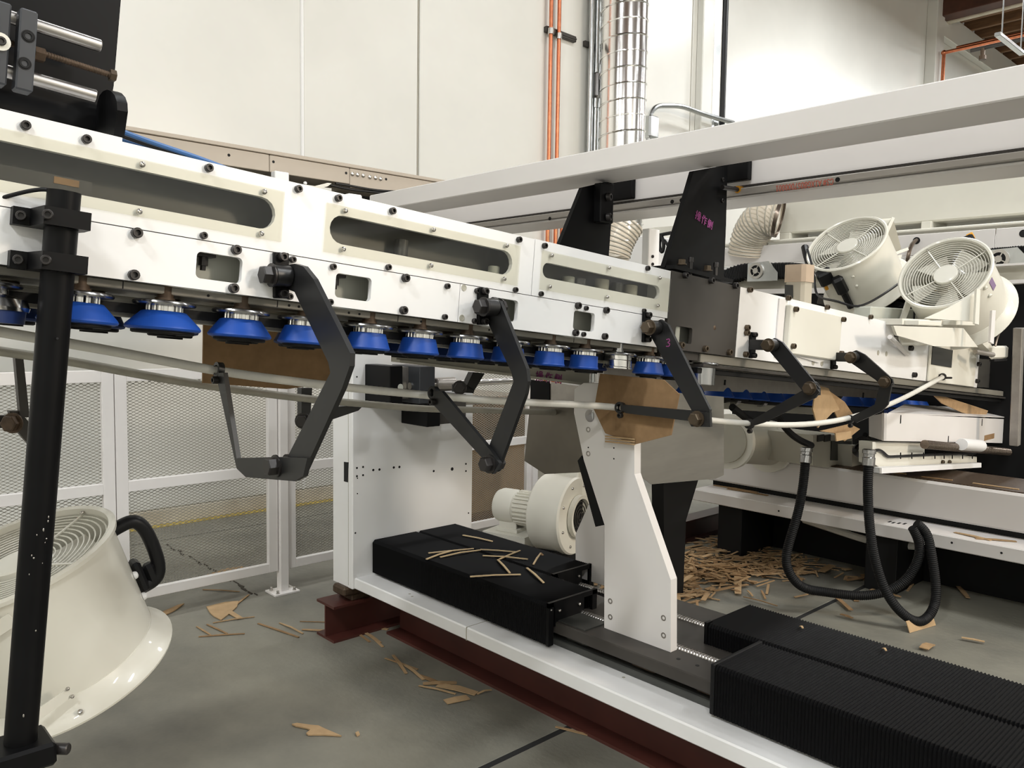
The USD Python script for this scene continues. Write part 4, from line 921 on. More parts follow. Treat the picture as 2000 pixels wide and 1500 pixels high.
hz = [[(226, 250), (300, 277), (380, 304), (452, 331)], [(226, 258), (300, 284), (380, 309), (440, 328)], [(226, 266), (290, 287), (360, 308), (420, 326)]]
for i, h in enumerate(hz):
    solo('air_hose', tube(smooth_path([P(u, v + 2, y=2.12 + .02 * i) for u, v in h], 6), .0065, 8), ('cable_blue', 'plastic_black', 'cable_blue')[i], ('blue air hose resting along the top of the conveyor, uppermost', 'black hose between the two blue hoses on top of the conveyor', 'blue air hose nearest the conveyor edge, lowermost')[i], 'hose')
# white stub posts above the beam
for i, (u0, v0, u1, v1, Y) in enumerate(((537, 333, 565, 365, 4.22), (681, 377, 708, 396, 2.3))):
    a, b = P(u0, v0, y=Y), P(u1, v1, y=Y)
    solo('stub_post', box((a[0], Y, b[2] - .1), (b[0], Y + .05, a[2]), .004), 'white_paint', ('square white post end poking up behind the conveyor below the beige trunking', 'low white cap behind the conveyor at the end of the overhead beam')[i], 'post', smooth=False)
a = P(1268, 446, y=2.3); b = P(1287, 520, y=2.3)
t = thing('stub_post', 'thin white bracket post with two screws between the black hanger brackets', 'post', at=(a[0], 2.3, b[2]))
part(t, 'angle', box((a[0], 2.3, b[2] - .06), (b[0], 2.34, a[2]), .003), 'white_paint', smooth=False)
for v in (501, 516): c = P(1274, v, y=2.3); part(t, 'screw', socket_bolt(c, N_, .007, .006), 'bolt_black')

# ================================================================== FANS
def fan_frame(uv, dist, ratio, idir):
    c = D(*uv, dist); r = c - CAM; r /= np.linalg.norm(r)
    ex, ey = RC[:, 0], RC[:, 1]
    e1 = ex - (ex @ r) * r; e1 /= np.linalg.norm(e1); e2 = np.cross(r, e1); e2 *= np.sign(e2 @ ey)
    i = np.array(idir, float); i /= np.linalg.norm(i)
    n = ratio * r + math.sqrt(1 - ratio ** 2) * (i[0] * e1 + i[1] * e2)
    z = -n; x = (i[1] * e1 - i[0] * e2); x -= (x @ z) * z; x /= np.linalg.norm(x); y = np.cross(z, x)
    m = np.eye(4); m[:3, 0], m[:3, 1], m[:3, 2], m[:3, 3] = x, y, z, c
    return m
FL = .36
def fan(label, m, spoke0, blade0):
    """local frame: z = blowing direction, grille at z = 0, back flare at z = -FL"""
    t = thing('drum_fan', label, 'fan', frame=m); R = .235
    L(t, 'drum', lathe([(R, -.004), (R, -FL + .05), (R - .003, -FL + .05), (R - .004, -.004)], 64), 'fan_paint')
    L(t, 'front_ring', lathe([(R - .006, -.01), (R - .004, .006), (R + .006, .010), (R + .014, .004), (R + .013, -.006), (R, -.012)], 64), 'fan_paint')
    L(t, 'back_flare', lathe([(R - .001, -FL + .055), (R + .002, -FL + .054), (R + .009, -FL + .038), (R + .022, -FL + .018), (R + .036, -FL + .004), (R + .041, -FL), (R + .039, -FL - .006), (R + .030, -FL - .003), (R - .002, -FL + .04)], 64), 'fan_paint')
    rings = []
    for k in range(11):
        r = .075 + k * (R - .09) / 10; a = np.linspace(0, 2 * np.pi, 49)
        rings.append(tube(np.stack([r * np.cos(a), r * np.sin(a), np.full(49, -.012 - .012 * (1 - k / 10))], 1), .0022, 5, cap=False))
    gr = L(t, 'grille', rings, 'fan_paint')
    for k in range(4):
        a = spoke0 + k * math.pi / 2; e = np.array([math.cos(a), math.sin(a), 0])
        sub(gr, t, 'spoke', bar(e * .05 + [0, 0, -.022], e * (R - .004) + [0, 0, -.008], .004, .006, (0, 0, 1)), 'fan_paint', local=True)
        sub(gr, t, 'screw', dome_screw(e * (R - .012) + [0, 0, -.004], (0, 0, 1), .006), 'zinc', local=True)
    L(t, 'hub_cap', lathe([(.064, -.03), (.064, -.012), (.060, -.008), (0, -.006)], 32), 'fan_paint')
    L(t, 'motor', lathe([(0, -.24), (.07, -.24), (.075, -.22), (.075, -.12), (.06, -.10), (0, -.10)], 28), 'beige_plastic')
    for k in range(5):
        a = blade0 + k * 2 * math.pi / 5; ca, sa = math.cos(a), math.sin(a); V = []
        for i_, r in enumerate(np.linspace(.05, .215, 6)):
            w = .035 + .055 * i_ / 5
            for s in (-1, 1):
                da = s * w / max(r, .09); V.append((r * math.cos(a + da), r * math.sin(a + da), -.085 + s * .03 * (1 - .4 * i_ / 5)))
        V = np.array(V); Fs = [(2 * i_, 2 * i_ + 1, 2 * i_ + 3) for i_ in range(5)] + [(2 * i_, 2 * i_ + 3, 2 * i_ + 2) for i_ in range(5)]
        V2 = np.concatenate([V, V - [0, 0, .003]]); F2 = Fs + [(a_ + 12, c_ + 12, b_ + 12) for a_, b_, c_ in Fs]
        L(t, 'blade', trimesh.Trimesh(V2, np.array(F2), process=False), 'fan_paint')
    L(t, 'inner_back', lathe([(R - .01, -.27), (.08, -.272)], 40), 'interior_grey')
    return t
m3 = fan_frame((28, 1090), 2.07, .36, (.47, .88))
t3 = fan('big cream drum fan at the left edge behind the black post, with a black handle', m3, .55, .2)
def fp(m, u, v, off):             # pixel to the fan's drum at a local radius: point on ray nearest the axis offset
    inv = np.linalg.inv(m); o = (inv @ np.append(CAM, 1))[:3]; d = inv[:3, :3] @ ray(u, v)
    A_ = d[0] ** 2 + d[1] ** 2; B_ = o[0] * d[0] + o[1] * d[1]; C_ = o[0] ** 2 + o[1] ** 2 - off ** 2
    disc = B_ * B_ - A_ * C_; s = (-B_ - math.sqrt(max(disc, 0))) / A_; return o + s * d
def radial(p): q = np.array([p[0], p[1], 0]); return q / np.linalg.norm(q)
# handle: in the local plane through +x side of the drum
hd = []
for z, r in ((-.045, .232), (-.042, .262), (-.046, .288), (-.07, .304), (-.11, .310), (-.16, .310), (-.205, .304), (-.232, .288), (-.240, .262), (-.240, .232)): hd.append((r, .006, z))
L(t3, 'handle', [tube(smooth_path(hd, 5), .019, 12), box((.236, -.018, -.252), (.262, .032, -.155), .008), box((.262, -.012, -.246), (.296, .024, -.180), .010)], 'plastic_black', label='black plastic handle')
for z in (-.175, -.245): L(t3, 'handle_screw', dome_screw((.232, -.040, z), (.98, -.17, 0), .011), 'white_paint')
p = fp(m3, 157, 1391, .262); L(t3, 'flare_screw', dome_screw((p[0], p[1], p[2]), (0, -.4, .9), .007), 'zinc')
a_, b_ = fp(m3, 137, 1352, .272), fp(m3, 62, 1404, .305)
L(t3, 'stay_bar', bar(a_, b_, .026, .004, np.cross(b_ - a_, radial(a_))), 'fan_paint', label='flat stay bar')
for u, v in ((132, 1345), (141, 1360)): L(t3, 'stay_screw', dome_screw(fp(m3, u, v, .277), radial(fp(m3, u, v, .277)), .005), 'zinc')
a_, b_ = fp(m3, -30, 1245, .256), fp(m3, 26, 1208, .250)
L(t3, 'stay_bar', bar(a_, b_, .035, .004, np.cross(b_ - a_, radial(b_))), 'fan_paint', label='flat stay bar')
m1 = fan_frame((1653, 476), 5.0, .56, (.459, .889))
t1 = fan('left one of the two high cream drum fans, with black switch box', m1, .35, .9)
p = fp(m1, 1612, 541, .245); L(t1, 'switch_box', box(p - [.045, .035, .05], p + [.045, .035, .05], .012), 'plastic_black', label='black switch box')
p = fp(m1, 1640, 556, .255); L(t1, 'handle', [box(p - [.035, .03, .07], p + [.035, .03, .06], .015), box(p + [-.02, -.02, -.2], p + [.02, .02, -.05], .01)], 'plastic_black', label='black handle')
p = fp(m1, 1611, 556, .262); L(t1, 'switch_plate', box(p - [.01, .012, .04], p + [.01, .012, .03], .003), 'amber', label='yellow switch plate')
for u, v in ((1666, 540), (1673, 558)): L(t1, 'drum_screw', dome_screw(fp(m1, u, v, .236), radial(fp(m1, u, v, .236)), .009), 'fan_paint')
BD = 5.35
q = [D(u, v, BD) for u, v in [(1705, 429), (1744, 426), (1726, 474), (1716, 460)]]
part(t1, 'bracket', slab(q, ray(1720, 450) * .01), 'cream_paint', smooth=False)
q = [D(1744, 426, BD), D(1768, 488, BD + .15), D(1742, 500, BD + .15), D(1724, 476, BD)]
part(t1, 'bracket', slab(q, ray(1750, 470) * .008), 'shade_paint', smooth=False)
part(t1, 'bracket_rib', bar(D(1744, 427, BD - .02), D(1722, 476, BD - .02), .05, .02, ray(1740, 450)), 'cream_paint', smooth=False)
part(t1, 'bracket_rib', bar(D(1738, 499, BD), D(1768, 488, BD + .1), .05, .02, ray(1740, 490)), 'cream_paint', smooth=False)
part(t1, 'bracket_foot', slab([D(u, v, BD - .1) for u, v in [(1748, 500), (1762, 497), (1752, 535), (1744, 538)]], ray(1750, 520) * .01), 'cream_paint', smooth=False)
t1b = tube(smooth_path([D(1577, 487, 5.1), D(1590, 540, 5.0), D(1596, 575, 4.9), D(1640, 590, 4.6), D(1672, 598, 4.55), D(1720, 578, 4.6), D(1756, 553, 4.8)], 8), .007, 7)
solo('fan_cable', t1b, 'plastic_black', 'thin black power cable looping around the left of the two high fans', 'cable')
m2 = fan_frame((1845, 533), 4.52, .73, (.48, .877))
t2 = fan('cream drum fan above the right conveyor, right one of the two, on a folded bracket', m2, .1, .5)
p = fp(m2, 1938, 553, .236); L(t2, 'sticker', bar(p + [-.0, .0, -.045], p + [.0, 0, .03], .035, .002, np.cross((0, 0, 1), radial(p))), 'label_purple', label='faded purple sticker')
p = np.array([.185, .20, -.07]); L(t2, 'switch_box', box(p - [.03, .03, .05], p + [.03, .03, .04], .012), 'plastic_black', label='black switch box')
L(t2, 'switch_plate', box(p + [.0, .02, -.02], p + [.035, .04, .03], .004), 'amber', label='yellow switch plate')
for u, v in ((1924, 562), (1933, 577)): L(t2, 'drum_screw', dome_screw(fp(m2, u, v, .236), radial(fp(m2, u, v, .236)), .011), 'fan_paint')
# folded bracket carrying fan 2 on the conveyor
t = thing('fan_bracket', 'folded pale sheet-metal bracket holding the right fan on the conveyor', 'bracket', at=P(1820, 660, y=1.6))
Yb = 1.60
part(t, 'top_tray', slab([P(u, v, y=Yb + .02) for u, v in [(1762, 622), (1905, 628), (1939, 678), (1938, 690), (1885, 640), (1762, 634)]], (0, .30, 0)), 'cream_paint', smooth=False)
part(t, 'front_plate', slab([P(u, v, y=Yb - .06) for u, v in [(1745, 636), (1882, 641), (1910, 678), (1824, 676), (1752, 655)]], (0, .012, 0)), 'cream_paint', smooth=False)
for u in (1795, 1868): part(t, 'standoff', box(P(u, 635, y=Yb - .05), P(u + 16, 627, y=Yb + .02), .003), 'cream_paint', smooth=False)
part(t, 'left_arm', slab([D(u, v, 4.72) for u, v in [(1760, 622), (1770, 622), (1786, 580), (1776, 574)]], RC[:, 2] * .02), 'cream_paint', smooth=False)
part(t, 'right_arm', slab([D(u, v, 4.18) for u, v in [(1904, 632), (1912, 634), (1915, 566), (1908, 564)]], RC[:, 2] * .02), 'cream_paint', smooth=False)
part(t, 'wing_plate', slab([D(u, v, 4.22) for u, v in [(1806, 622), (1905, 628), (1905, 572), (1850, 602)]], RC[:, 2] * .015), 'cream_paint', smooth=False)
part(t, 'side_arm', slab([D(u, v, 4.25) for u, v in [(1934, 668), (1941, 672), (1945, 606), (1938, 606)]], RC[:, 2] * .02), 'beam_paint', smooth=False)

# ================================================================== SECOND CROSS TRACK (right background)
XT = 4.62
zt4, zb4 = P(1500, 982, x=XT)[2], P(1500, 1005, x=XT)[2]
xk = XT + .22
yl = P(1352, 965, x=XT)[1]
zm0, zm1 = P(1500, 957, x=xk)[2], P(1500, 896, x=xk)[2]
t = thing('track_base', 'white base beam of the second cross track in the right background, littered with scraps', 'machine base', at=(xk, 1.5, zb4))
part(t, 'flange', box((XT, -3.0, zb4), (XT + .55, yl, zt4), .005), 'beam_paint', smooth=False)
part(t, 'main_beam', box((xk, -3.0, zm0), (xk + .5, yl + .3, zm1), .012), 'beam_paint', smooth=False)
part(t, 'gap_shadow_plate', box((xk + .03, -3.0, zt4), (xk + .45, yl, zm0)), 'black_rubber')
part(t, 'top_plate', box((xk + .03, -3.0, zm1), (xk + .5, yl, zm1 + .006)), 'rusty_rod')
for u, v in ((1738, 1019), (1745, 1021), (1756, 1022), (1767, 1023)): c = P(u, v, x=XT + .06); c = P(u, v, z=zt4); part(t, 'bolt_slot', box(c - [.02, .006, 0], c + [.02, .006, .001]), 'joint_dirt')
for u, v in ((1521, 998), (1859, 1060), (1956, 1080)): c = P(u, v, x=XT); part(t, 'hole', cyl(c, c - [.001, 0, 0], .006, 10), 'joint_dirt')
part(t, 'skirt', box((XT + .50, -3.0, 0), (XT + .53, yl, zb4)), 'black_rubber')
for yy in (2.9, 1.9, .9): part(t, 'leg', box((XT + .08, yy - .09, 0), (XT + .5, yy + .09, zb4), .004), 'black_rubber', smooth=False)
a, b = P(1300, 1060, z=.0), P(1425, 1022, z=0); yb_ = (a[1] + b[1]) / 2
solo('support_beam', ibeam((a[0] - .1, yb_ - .06, 0), (b[0], yb_ - .06, 0), .16, .13), 'dark_red', 'dark rusty beam on the floor in shadow beside the scrap pile', 'steel beam', smooth=False)
c = [D(u, v, 5.0) for u, v in [(1600, 1022), (1680, 1046), (1740, 1062), (1800, 1066)]]
solo('white_hose', tube(smooth_path([P(u, v, x=XT + .25) for u, v in [(1570, 1015), (1640, 1038), (1700, 1056), (1750, 1064), (1800, 1067)]], 6), .022, 10), 'nylon', 'white hose sagging below the second track base', 'hose')

# gantry across the far background
GX = 6.4
def gz(u, v, x=GX): return P(u, v, x=x)[2]
def gy(u, v, x=GX): return P(u, v, x=x)[1]
t = thing('gantry_housing', 'large white box housing spanning the right background under the slide rail', 'machine housing', at=(GX, 1.5, gz(1600, 455)))
y0 = gy(1522, 430)
part(t, 'upper_box', box((GX, -2.5, gz(1600, 451)), (GX + .6, y0, gz(1700, 376) + .25), .012), 'cream_paint', smooth=False)
part(t, 'ledge', box((GX - .12, -2.5, gz(1700, 463)), (GX + .4, gy(1415, 480), gz(1700, 450) - .03), .006), 'cream_paint', smooth=False)
for u in (1525, 1800): part(t, 'spacer', box((GX - .02, gy(u + 20, 455), gz(1600, 470)), (GX + .3, gy(u, 455), gz(1600, 450)), .004), 'cream_paint', smooth=False)
t = thing('gantry_beam', 'white lower gantry panel with cable holes, behind the two high fans', 'machine panel', at=(GX - .15, 1.5, gz(1480, 520)))
GB = GX - .15
za, zb_ = gz(1480, 480, GB), gz(1480, 516, GB)
yl2 = gy(1416, 500, GB)
for ya_, yb2 in ((yl2 + .6, 2.9), (2.894, 1.86), (1.854, -2.5)):
    part(t, 'front_panel', box((GB, min(ya_, yb2), zb_), (GB + .02, max(ya_, yb2), za), .003), 'beam_paint', smooth=False)
part(t, 'lower_strip', box((GB + .015, -2.5, zb_ - .13), (GB + .05, yl2 + .6, zb_ - .004), .003), 'white_paint', smooth=False)
for u, v in ((1572, 484), (1790, 470), (1999, 456)): c = P(u, v, x=GB); part(t, 'cable_hole', cyl(c, c - [.002, 0, 0], .026, 16), 'joint_dirt')
solo('black_hose', tube(smooth_path([P(1572, 483, x=GB - .02), P(1576, 500, x=GB - .08), P(1582, 520, x=GB - .1), P(1594, 560, x=GB - .12)], 6), .03, 10), 'plastic_black', 'thick black hose coming out of a hole left of the high fans', 'hose')
solo('grey_cable', tube(smooth_path([P(1790, 469, x=GB - .01), P(1780, 480, x=GB - .1), P(1774, 500, x=GB - .14), P(1770, 520, x=GB - .1)], 6), .014, 8), 'spring_steel', 'thin grey cable dropping from a hole between the two high fans', 'cable')
# cable chain with pulleys
def chain(label, pts, x, plate_px):
    t = thing('cable_chain', label, 'cable chain', at=P(*pts[0], x=x))
    pth = smooth_path([P(u, v, x=x) for u, v in pts], 10)
    d_ = [bar(pth[i], pth[i + 1] + (pth[i + 1] - pth[i]) * .15, .11 + .012 * (i % 2), .12, (0, 0, 1)) for i in range(0, len(pth) - 1)]
    part(t, 'links', d_, 'black_rubber', smooth=False)
    c = P(*plate_px, x=x - .09)
    part(t, 'end_plate', slab([c + np.array([0, a, b]) for a, b in ((.075, -.08), (.075, .06), (-.10, .07), (-.18, -.02), (-.18, -.08))], (.01, 0, 0)), 'galvanized', smooth=False)
    part(t, 'pulley_recess', lathe([(0, 0), (.052, 0), (.052, .006), (0, .006)], 24, c, (-1, 0, 0)), 'black_rubber')
    part(t, 'pulley', [lathe([(.042, 0), (.062, 0), (.062, .012), (.042, .012)], 24, c - [.0, 0, 0], (-1, 0, 0)), lathe([(0, 0), (.022, 0), (.022, .016), (0, .016)], 16, c, (-1, 0, 0))] + [bar(c + np.array([-.006, .02 * math.cos(a), .02 * math.sin(a)]), c + np.array([-.006, .05 * math.cos(a), .05 * math.sin(a)]), .016, .008, (1, 0, 0)) for a in (.5, 2.07, 3.64, 5.2)], 'zinc')
    return t
chain('black cable chain with a pulley plate, left of the beige box', [(1405, 552), (1432, 538), (1462, 530), (1490, 530), (1530, 529), (1560, 530)], 5.7, (1477, 529))
chain('black cable chain with a pulley plate, right of the right fan', [(1925, 506), (1950, 503), (1970, 502), (1992, 500), (2020, 500)], 5.9, (1951, 506))
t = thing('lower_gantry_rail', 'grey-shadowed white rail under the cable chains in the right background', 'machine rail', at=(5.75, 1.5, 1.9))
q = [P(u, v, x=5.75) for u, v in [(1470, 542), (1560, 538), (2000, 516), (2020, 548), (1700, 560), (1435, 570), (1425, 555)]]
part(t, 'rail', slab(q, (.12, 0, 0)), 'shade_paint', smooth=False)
q = [P(u, v, x=5.74) for u, v in [(1470, 538), (1560, 537), (2010, 514), (2010, 518), (1560, 542), (1460, 546)]]
part(t, 'rail_edge', slab(q, (-.06, 0, 0)), 'beam_paint', smooth=False)
q = [P(u, v, x=5.70) for u, v in [(1430, 566), (1700, 560), (2010, 545), (2010, 552), (1700, 572), (1430, 574)]]
part(t, 'lower_rail', slab(q, (.1, 0, 0)), 'beam_paint', smooth=False)
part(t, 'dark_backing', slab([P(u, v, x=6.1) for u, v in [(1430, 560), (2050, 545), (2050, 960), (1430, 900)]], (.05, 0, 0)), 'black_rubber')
# odd parts under the fans
solo('machine_block', box(P(1700, 640, y=1.95), P(1752, 604, y=2.05), .006), 'interior_grey', 'pale grey block with a hole between the two high fans', 'block', smooth=False)
for i, (p0, p1) in enumerate((((1600, 585), (1760, 612)), ((1690, 580), (1780, 596)), ((1740, 575), (1800, 592)))):
    solo('machine_bar', bar(P(*p0, x=5.2), P(*p1, x=5.2), .06, .05, (0, 0, 1)), ('grey_steel', 'black_steel', 'spring_steel')[i], ('dark bar below the left high fan, longest', 'dark bar between the high fans, middle of three', 'dark bar behind the right high fan, shortest')[i], 'bar', smooth=False)
# beige sensor head with a cardboard cap
a = P(1531, 590, y=1.96)
t = thing('motor_box', 'beige box motor with a brown cap standing behind the right conveyor beam', 'motor', at=(a[0] + .05, 1.91, a[2]))
ztop, zmid, zbot = P(1555, 513, y=1.86)[2], P(1555, 546, y=1.86)[2], P(1555, 600, y=1.86)[2]
def octo(x0, x1, y0, y1, z0, z1, c):
    q = [(x0 + c, y0, z0), (x1 - c, y0, z0), (x1, y0 + c, z0), (x1, y1 - c, z0), (x1 - c, y1, z0), (x0 + c, y1, z0), (x0, y1 - c, z0), (x0, y0 + c, z0)]
    return slab(q, (0, 0, z1 - z0))
xa_ = P(1531, 590, y=1.962)[0]; xb_ = xa_ + .098
part(t, 'body', octo(xa_, xb_, 1.866, 1.962, zbot - .03, zmid, .014), 'beige_plastic', smooth=False)
part(t, 'cap', octo(xa_ - .006, xb_ + .006, 1.860, 1.968, zmid - .005, ztop, .016), 'taupe_card', label='brown cap', smooth=False)
q = [P(u, v, x=xa_ - .001) for u, v in [(1533, 556), (1549, 557), (1549, 582), (1533, 582)]]
part(t, 'name_plate', slab(q, (-.002, 0, 0)), 'screen_dark', label='dark plate')
# clear ribbed hose arching behind the gantry
hp = [D(1180, 500, 6.6), D(1216, 455, 6.5), D(1240, 430, 6.5)]
def ribbed(label, px, dist, r):
    pth = smooth_path([D(u, v, d_) for (u, v), d_ in zip(px, dist)], 14)
    t = thing('ribbed_hose', label, 'hose', at=pth[0])
    part(t, 'skin', tube(pth, r, 24, cap=False), 'clear_hose')
    s = np.concatenate([[0], np.cumsum(np.linalg.norm(np.diff(pth, axis=0), axis=1))]); rb = []
    for q_ in np.arange(.02, s[-1] - .01, .033):
        c = np.array([np.interp(q_, s, pth[:, i]) for i in range(3)]); c2 = np.array([np.interp(q_ + .01, s, pth[:, i]) for i in range(3)])
        x, y, z = axes(c2 - c); a = np.linspace(0, 2 * np.pi, 25); rb.append(tube(c + (r + .002) * (np.cos(a)[:, None] * x + np.sin(a)[:, None] * y), .006, 5, cap=False))
    part(t, 'helix', rb, 'nylon_dull')
    return t, pth
t, pth = ribbed('big translucent ribbed hose curving up into the white housing', [(1458, 500), (1464, 468), (1478, 440), (1497, 424), (1520, 425)], [7.0, 6.95, 6.85, 6.75, 6.7], .155)
c = pth[-2]; part(t, 'end_collar', [lathe([(.160, 0), (.164, .0), (.164, .03), (.160, .03)], 28, c - (pth[-1] - pth[-2]) * .4, pth[-1] - pth[-2])], 'spring_steel', label='steel hose clamp')
ribbed('translucent ribbed hose half hidden behind the farther black hanger bracket', [(1195, 500), (1204, 470), (1217, 446), (1226, 432)], [6.3, 6.3, 6.3, 6.3], .14)
q = [P(u, v, x=6.2) for u, v in [(1222, 458), (1232, 470), (1275, 505), (1290, 470), (1275, 452), (1240, 450)]]
solo('support_bracket', slab([P(u, v, x=6.0) for u, v in [(1228, 452), (1280, 444), (1330, 440), (1330, 448), (1290, 455), (1250, 462), (1270, 480), (1268, 490), (1232, 462)]], (.05, 0, 0)), 'cream_paint', 'cream triangular support bracket between the two black hanger brackets', 'bracket', smooth=False)
solo('machine_cover', box(P(1225, 520, x=5.8), P(1340, 470, x=6.4) , .01), 'white_paint', 'plain white machine cover between the two black hanger brackets', 'cover', smooth=False)
solo('cable_bundle', [tube(smooth_path([P(u, v, x=5.9) for u, v in ps], 6), .016, 8) for ps in ([(1290, 458), (1296, 475), (1293, 492), (1288, 480), (1291, 462)], [(1245, 470), (1270, 463), (1310, 455)], [(1297, 470), (1306, 480), (1312, 490)])], 'plastic_black', 'loop of black cable hanging between the two black hanger brackets', 'cable')

# ---- lower guards and table under the right conveyor
t = thing('waste_guard', 'crumpled-looking white sheet-metal guard low under the right conveyor', 'guard', at=P(1850, 862, y=1.7))
Yg = 1.70
part(t, 'front_sheet', slab([P(u, v, y=Yg) for u, v in [(1727, 807), (1790, 810), (1990, 820), (1990, 866), (1727, 861)]], (0, .012, 0)), 'beam_paint', smooth=False)
part(t, 'chamfer', slab([P(1697, 852, y=Yg + .12), P(1698, 813, y=Yg + .12), P(1727, 807, y=Yg), P(1727, 861, y=Yg)], (.01, .01, 0)), 'beam_paint', smooth=False)
part(t, 'top_fold', slab([P(1735, 806, y=Yg), P(1990, 820, y=Yg), P(1960, 800, y=Yg + .25), P(1765, 795, y=Yg + .25)], (0, 0, -.006)), 'beam_paint', smooth=False)
for u, v in ((1759, 818), (1918, 824), (1852, 858)): c = P(u, v, y=Yg); part(t, 'slot', box(c - [.006, .001, .025], c + [.006, .0, .02]), 'joint_dirt')
part(t, 'rust_patch', box(P(1922, 861, y=Yg) - [0, .001, 0], P(1942, 846, y=Yg)), 'cardboard_b')
t = thing('lower_table', 'white wedge-shaped table edge with a black cable along it, below the crumpled guard', 'machine table', at=P(1800, 915, y=1.7))
q = [P(u, v, y=1.74) for u, v in [(1704, 863), (1806, 865), (1806, 888), (1908, 892), (1908, 908), (1722, 914), (1704, 905)]]
part(t, 'body', slab(q, (0, .07, 0)), 'cream_paint', smooth=False)
q = [P(u, v, y=1.68) for u, v in [(1722, 914), (1917, 904), (1917, 913), (1722, 925)]]
part(t, 'edge', slab(q, (0, .04, 0)), 'white_paint', smooth=False)
part(t, 'edge_end', slab([P(1706, 916, y=1.95), P(1722, 914, y=1.68), P(1722, 925, y=1.68), P(1706, 921, y=1.95)], (0, .01, 0)), 'beam_paint', smooth=False)
part(t, 'cable', tube(smooth_path([P(u, v, y=1.73) for u, v in [(1709, 880), (1720, 880), (1732, 890), (1740, 892), (1800, 889), (1860, 887), (1905, 885)]], 6), .0075, 8), 'plastic_black', label='black cable')
for u in (1759, 1781, 1804, 1826, 1844, 1860, 1880, 1899): part(t, 'cable_tie', cyl(P(u, 884, y=1.725), P(u, 896, y=1.725), .003, 6), 'plastic_black')
for u in (1840, 1853): c = P(u, 903, y=1.738); part(t, 'bolt', socket_bolt(c, N_, .014, .012), 'bolt_brown')
# springy ribbed bars
def ribbar(label, a, b, r, pitch=.016):
    a, b = np.array(a), np.array(b); L_ = np.linalg.norm(b - a); n = int(L_ / pitch * 4)
    pth = a + (b - a) * np.linspace(0, 1, n)[:, None]
    solo('ribbed_bar', tube(pth, r * (1 + .18 * np.sign(np.sin(np.arange(n) * math.pi / 2 + .3))), 12), 'spring_steel', label, 'bar')
ribbar('dark ribbed bar running right from under the crumpled guard', P(1806, 868, y=1.66), P(2030, 888, y=1.66), .021, .022)
ribbar('dark ribbed bar at the right edge beside the right fan', P(1935, 629, y=1.9), P(2040, 625, y=1.9), .024, .022)
solo('paper_roll', lathe([(0, 0), (.034, 0), (.036, .01), (.036, .33), (.034, .34), (0, .34)], 20, P(1878, 868, y=1.63), P(1968, 875, y=1.63) - P(1878, 868, y=1.63)), 'white_paint', 'white sleeve pushed onto the lower ribbed bar', 'sleeve')
solo('upper_plank', box(P(1937, 655, y=1.95), P(2060, 632, y=2.1)), 'cardboard_c', 'tan plank below the upper ribbed bar at the right edge', 'plank', smooth=False)
# stuff at the right edge
solo('column_post', bar(P(1990, 640, y=1.5), P(1982, 870, y=1.5), .05, .05, (0, 1, 0)), 'machined', 'slim grey upright at the extreme right edge', 'upright', smooth=False)
solo('column_post', bar(P(1958, 778, y=1.75), P(1956, 862, y=1.75), .055, .05, (0, 1, 0)), 'grey_steel', 'short dark upright in front of the blue far-side rollers at right', 'upright', smooth=False)
solo('post_cap', lathe([(0, 0), (.035, .0), (.035, .05), (.02, .07), (0, .07)], 16, P(1958, 780, y=1.745)), 'interior_grey', 'pale cap on the short dark upright at right', 'cap')
c = P(1955, 685, y=1.5)
t = thing('sensor_pod', 'pale rounded sensor pod on a cable right of the fan bracket', 'sensor', at=c)
part(t, 'shell', box(P(1941, 702, y=1.56), P(1960, 675, y=1.59), .012), 'cream_paint')
part(t, 'base', box(P(1942, 706, y=1.562), P(1958, 700, y=1.588)), 'black_rubber')
part(t, 'cable', tube(smooth_path([P(u, v, y=1.55) for u, v in [(1944, 676), (1950, 655), (1962, 632), (1974, 605)]], 6), .006, 7), 'spring_steel')
part(t, 'stem', cyl(P(1905, 687, y=1.6), P(1940, 693, y=1.55), .014, 8), 'machined')
solo('chute', slab([P(u, v, y=1.8) for u, v in [(1905, 700), (1975, 705), (1978, 762), (1903, 755)]], (0, .02, 0)), 'stainless', 'bent shiny metal chute right of the dark square opening', 'chute', smooth=False)
for i, (u, v, w_, h_, m_, lb) in enumerate(((1985, 690, 26, 40, 'black_steel', 'dark machine block at the right edge above the chute'), (1990, 735, 30, 50, 'grey_steel', 'grey machine block at the right edge beside the chute'), (1985, 930, 40, 40, 'black_rubber', 'dark machine block low at the right edge'))):
    a, b = P(u - w_ / 2, v + h_ / 2, y=1.9), P(u + w_ / 2, v - h_ / 2, y=2.1); solo('machine_block', box(a, b, .01), m_, lb, 'block', smooth=False)

# back of the track between beam and conveyor: motor housing, control box
t = thing('control_box', 'pale control housing with a dark panel standing on the second track', 'control box', at=P(1640, 920, y=2.3))
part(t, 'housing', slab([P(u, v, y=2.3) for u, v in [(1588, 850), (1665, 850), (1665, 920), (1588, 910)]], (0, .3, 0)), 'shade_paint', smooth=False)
part(t, 'dark_panel', slab([P(u, v, y=2.29) for u, v in [(1625, 862), (1664, 862), (1664, 900), (1624, 899)]], (0, .009, 0)), 'olive_dark', smooth=False)
for u in (1598, 1611): part(t, 'socket', box(P(u, 863, y=2.29), P(u + 9, 848, y=2.3)), 'screen_dark')
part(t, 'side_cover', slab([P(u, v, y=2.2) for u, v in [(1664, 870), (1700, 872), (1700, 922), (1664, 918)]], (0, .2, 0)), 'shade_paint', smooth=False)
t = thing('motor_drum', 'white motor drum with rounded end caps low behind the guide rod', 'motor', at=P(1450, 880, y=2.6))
part(t, 'drum', cyl(P(1420, 862, y=2.7), P(1585, 878, y=2.7), .13, 32), 'shade_paint')
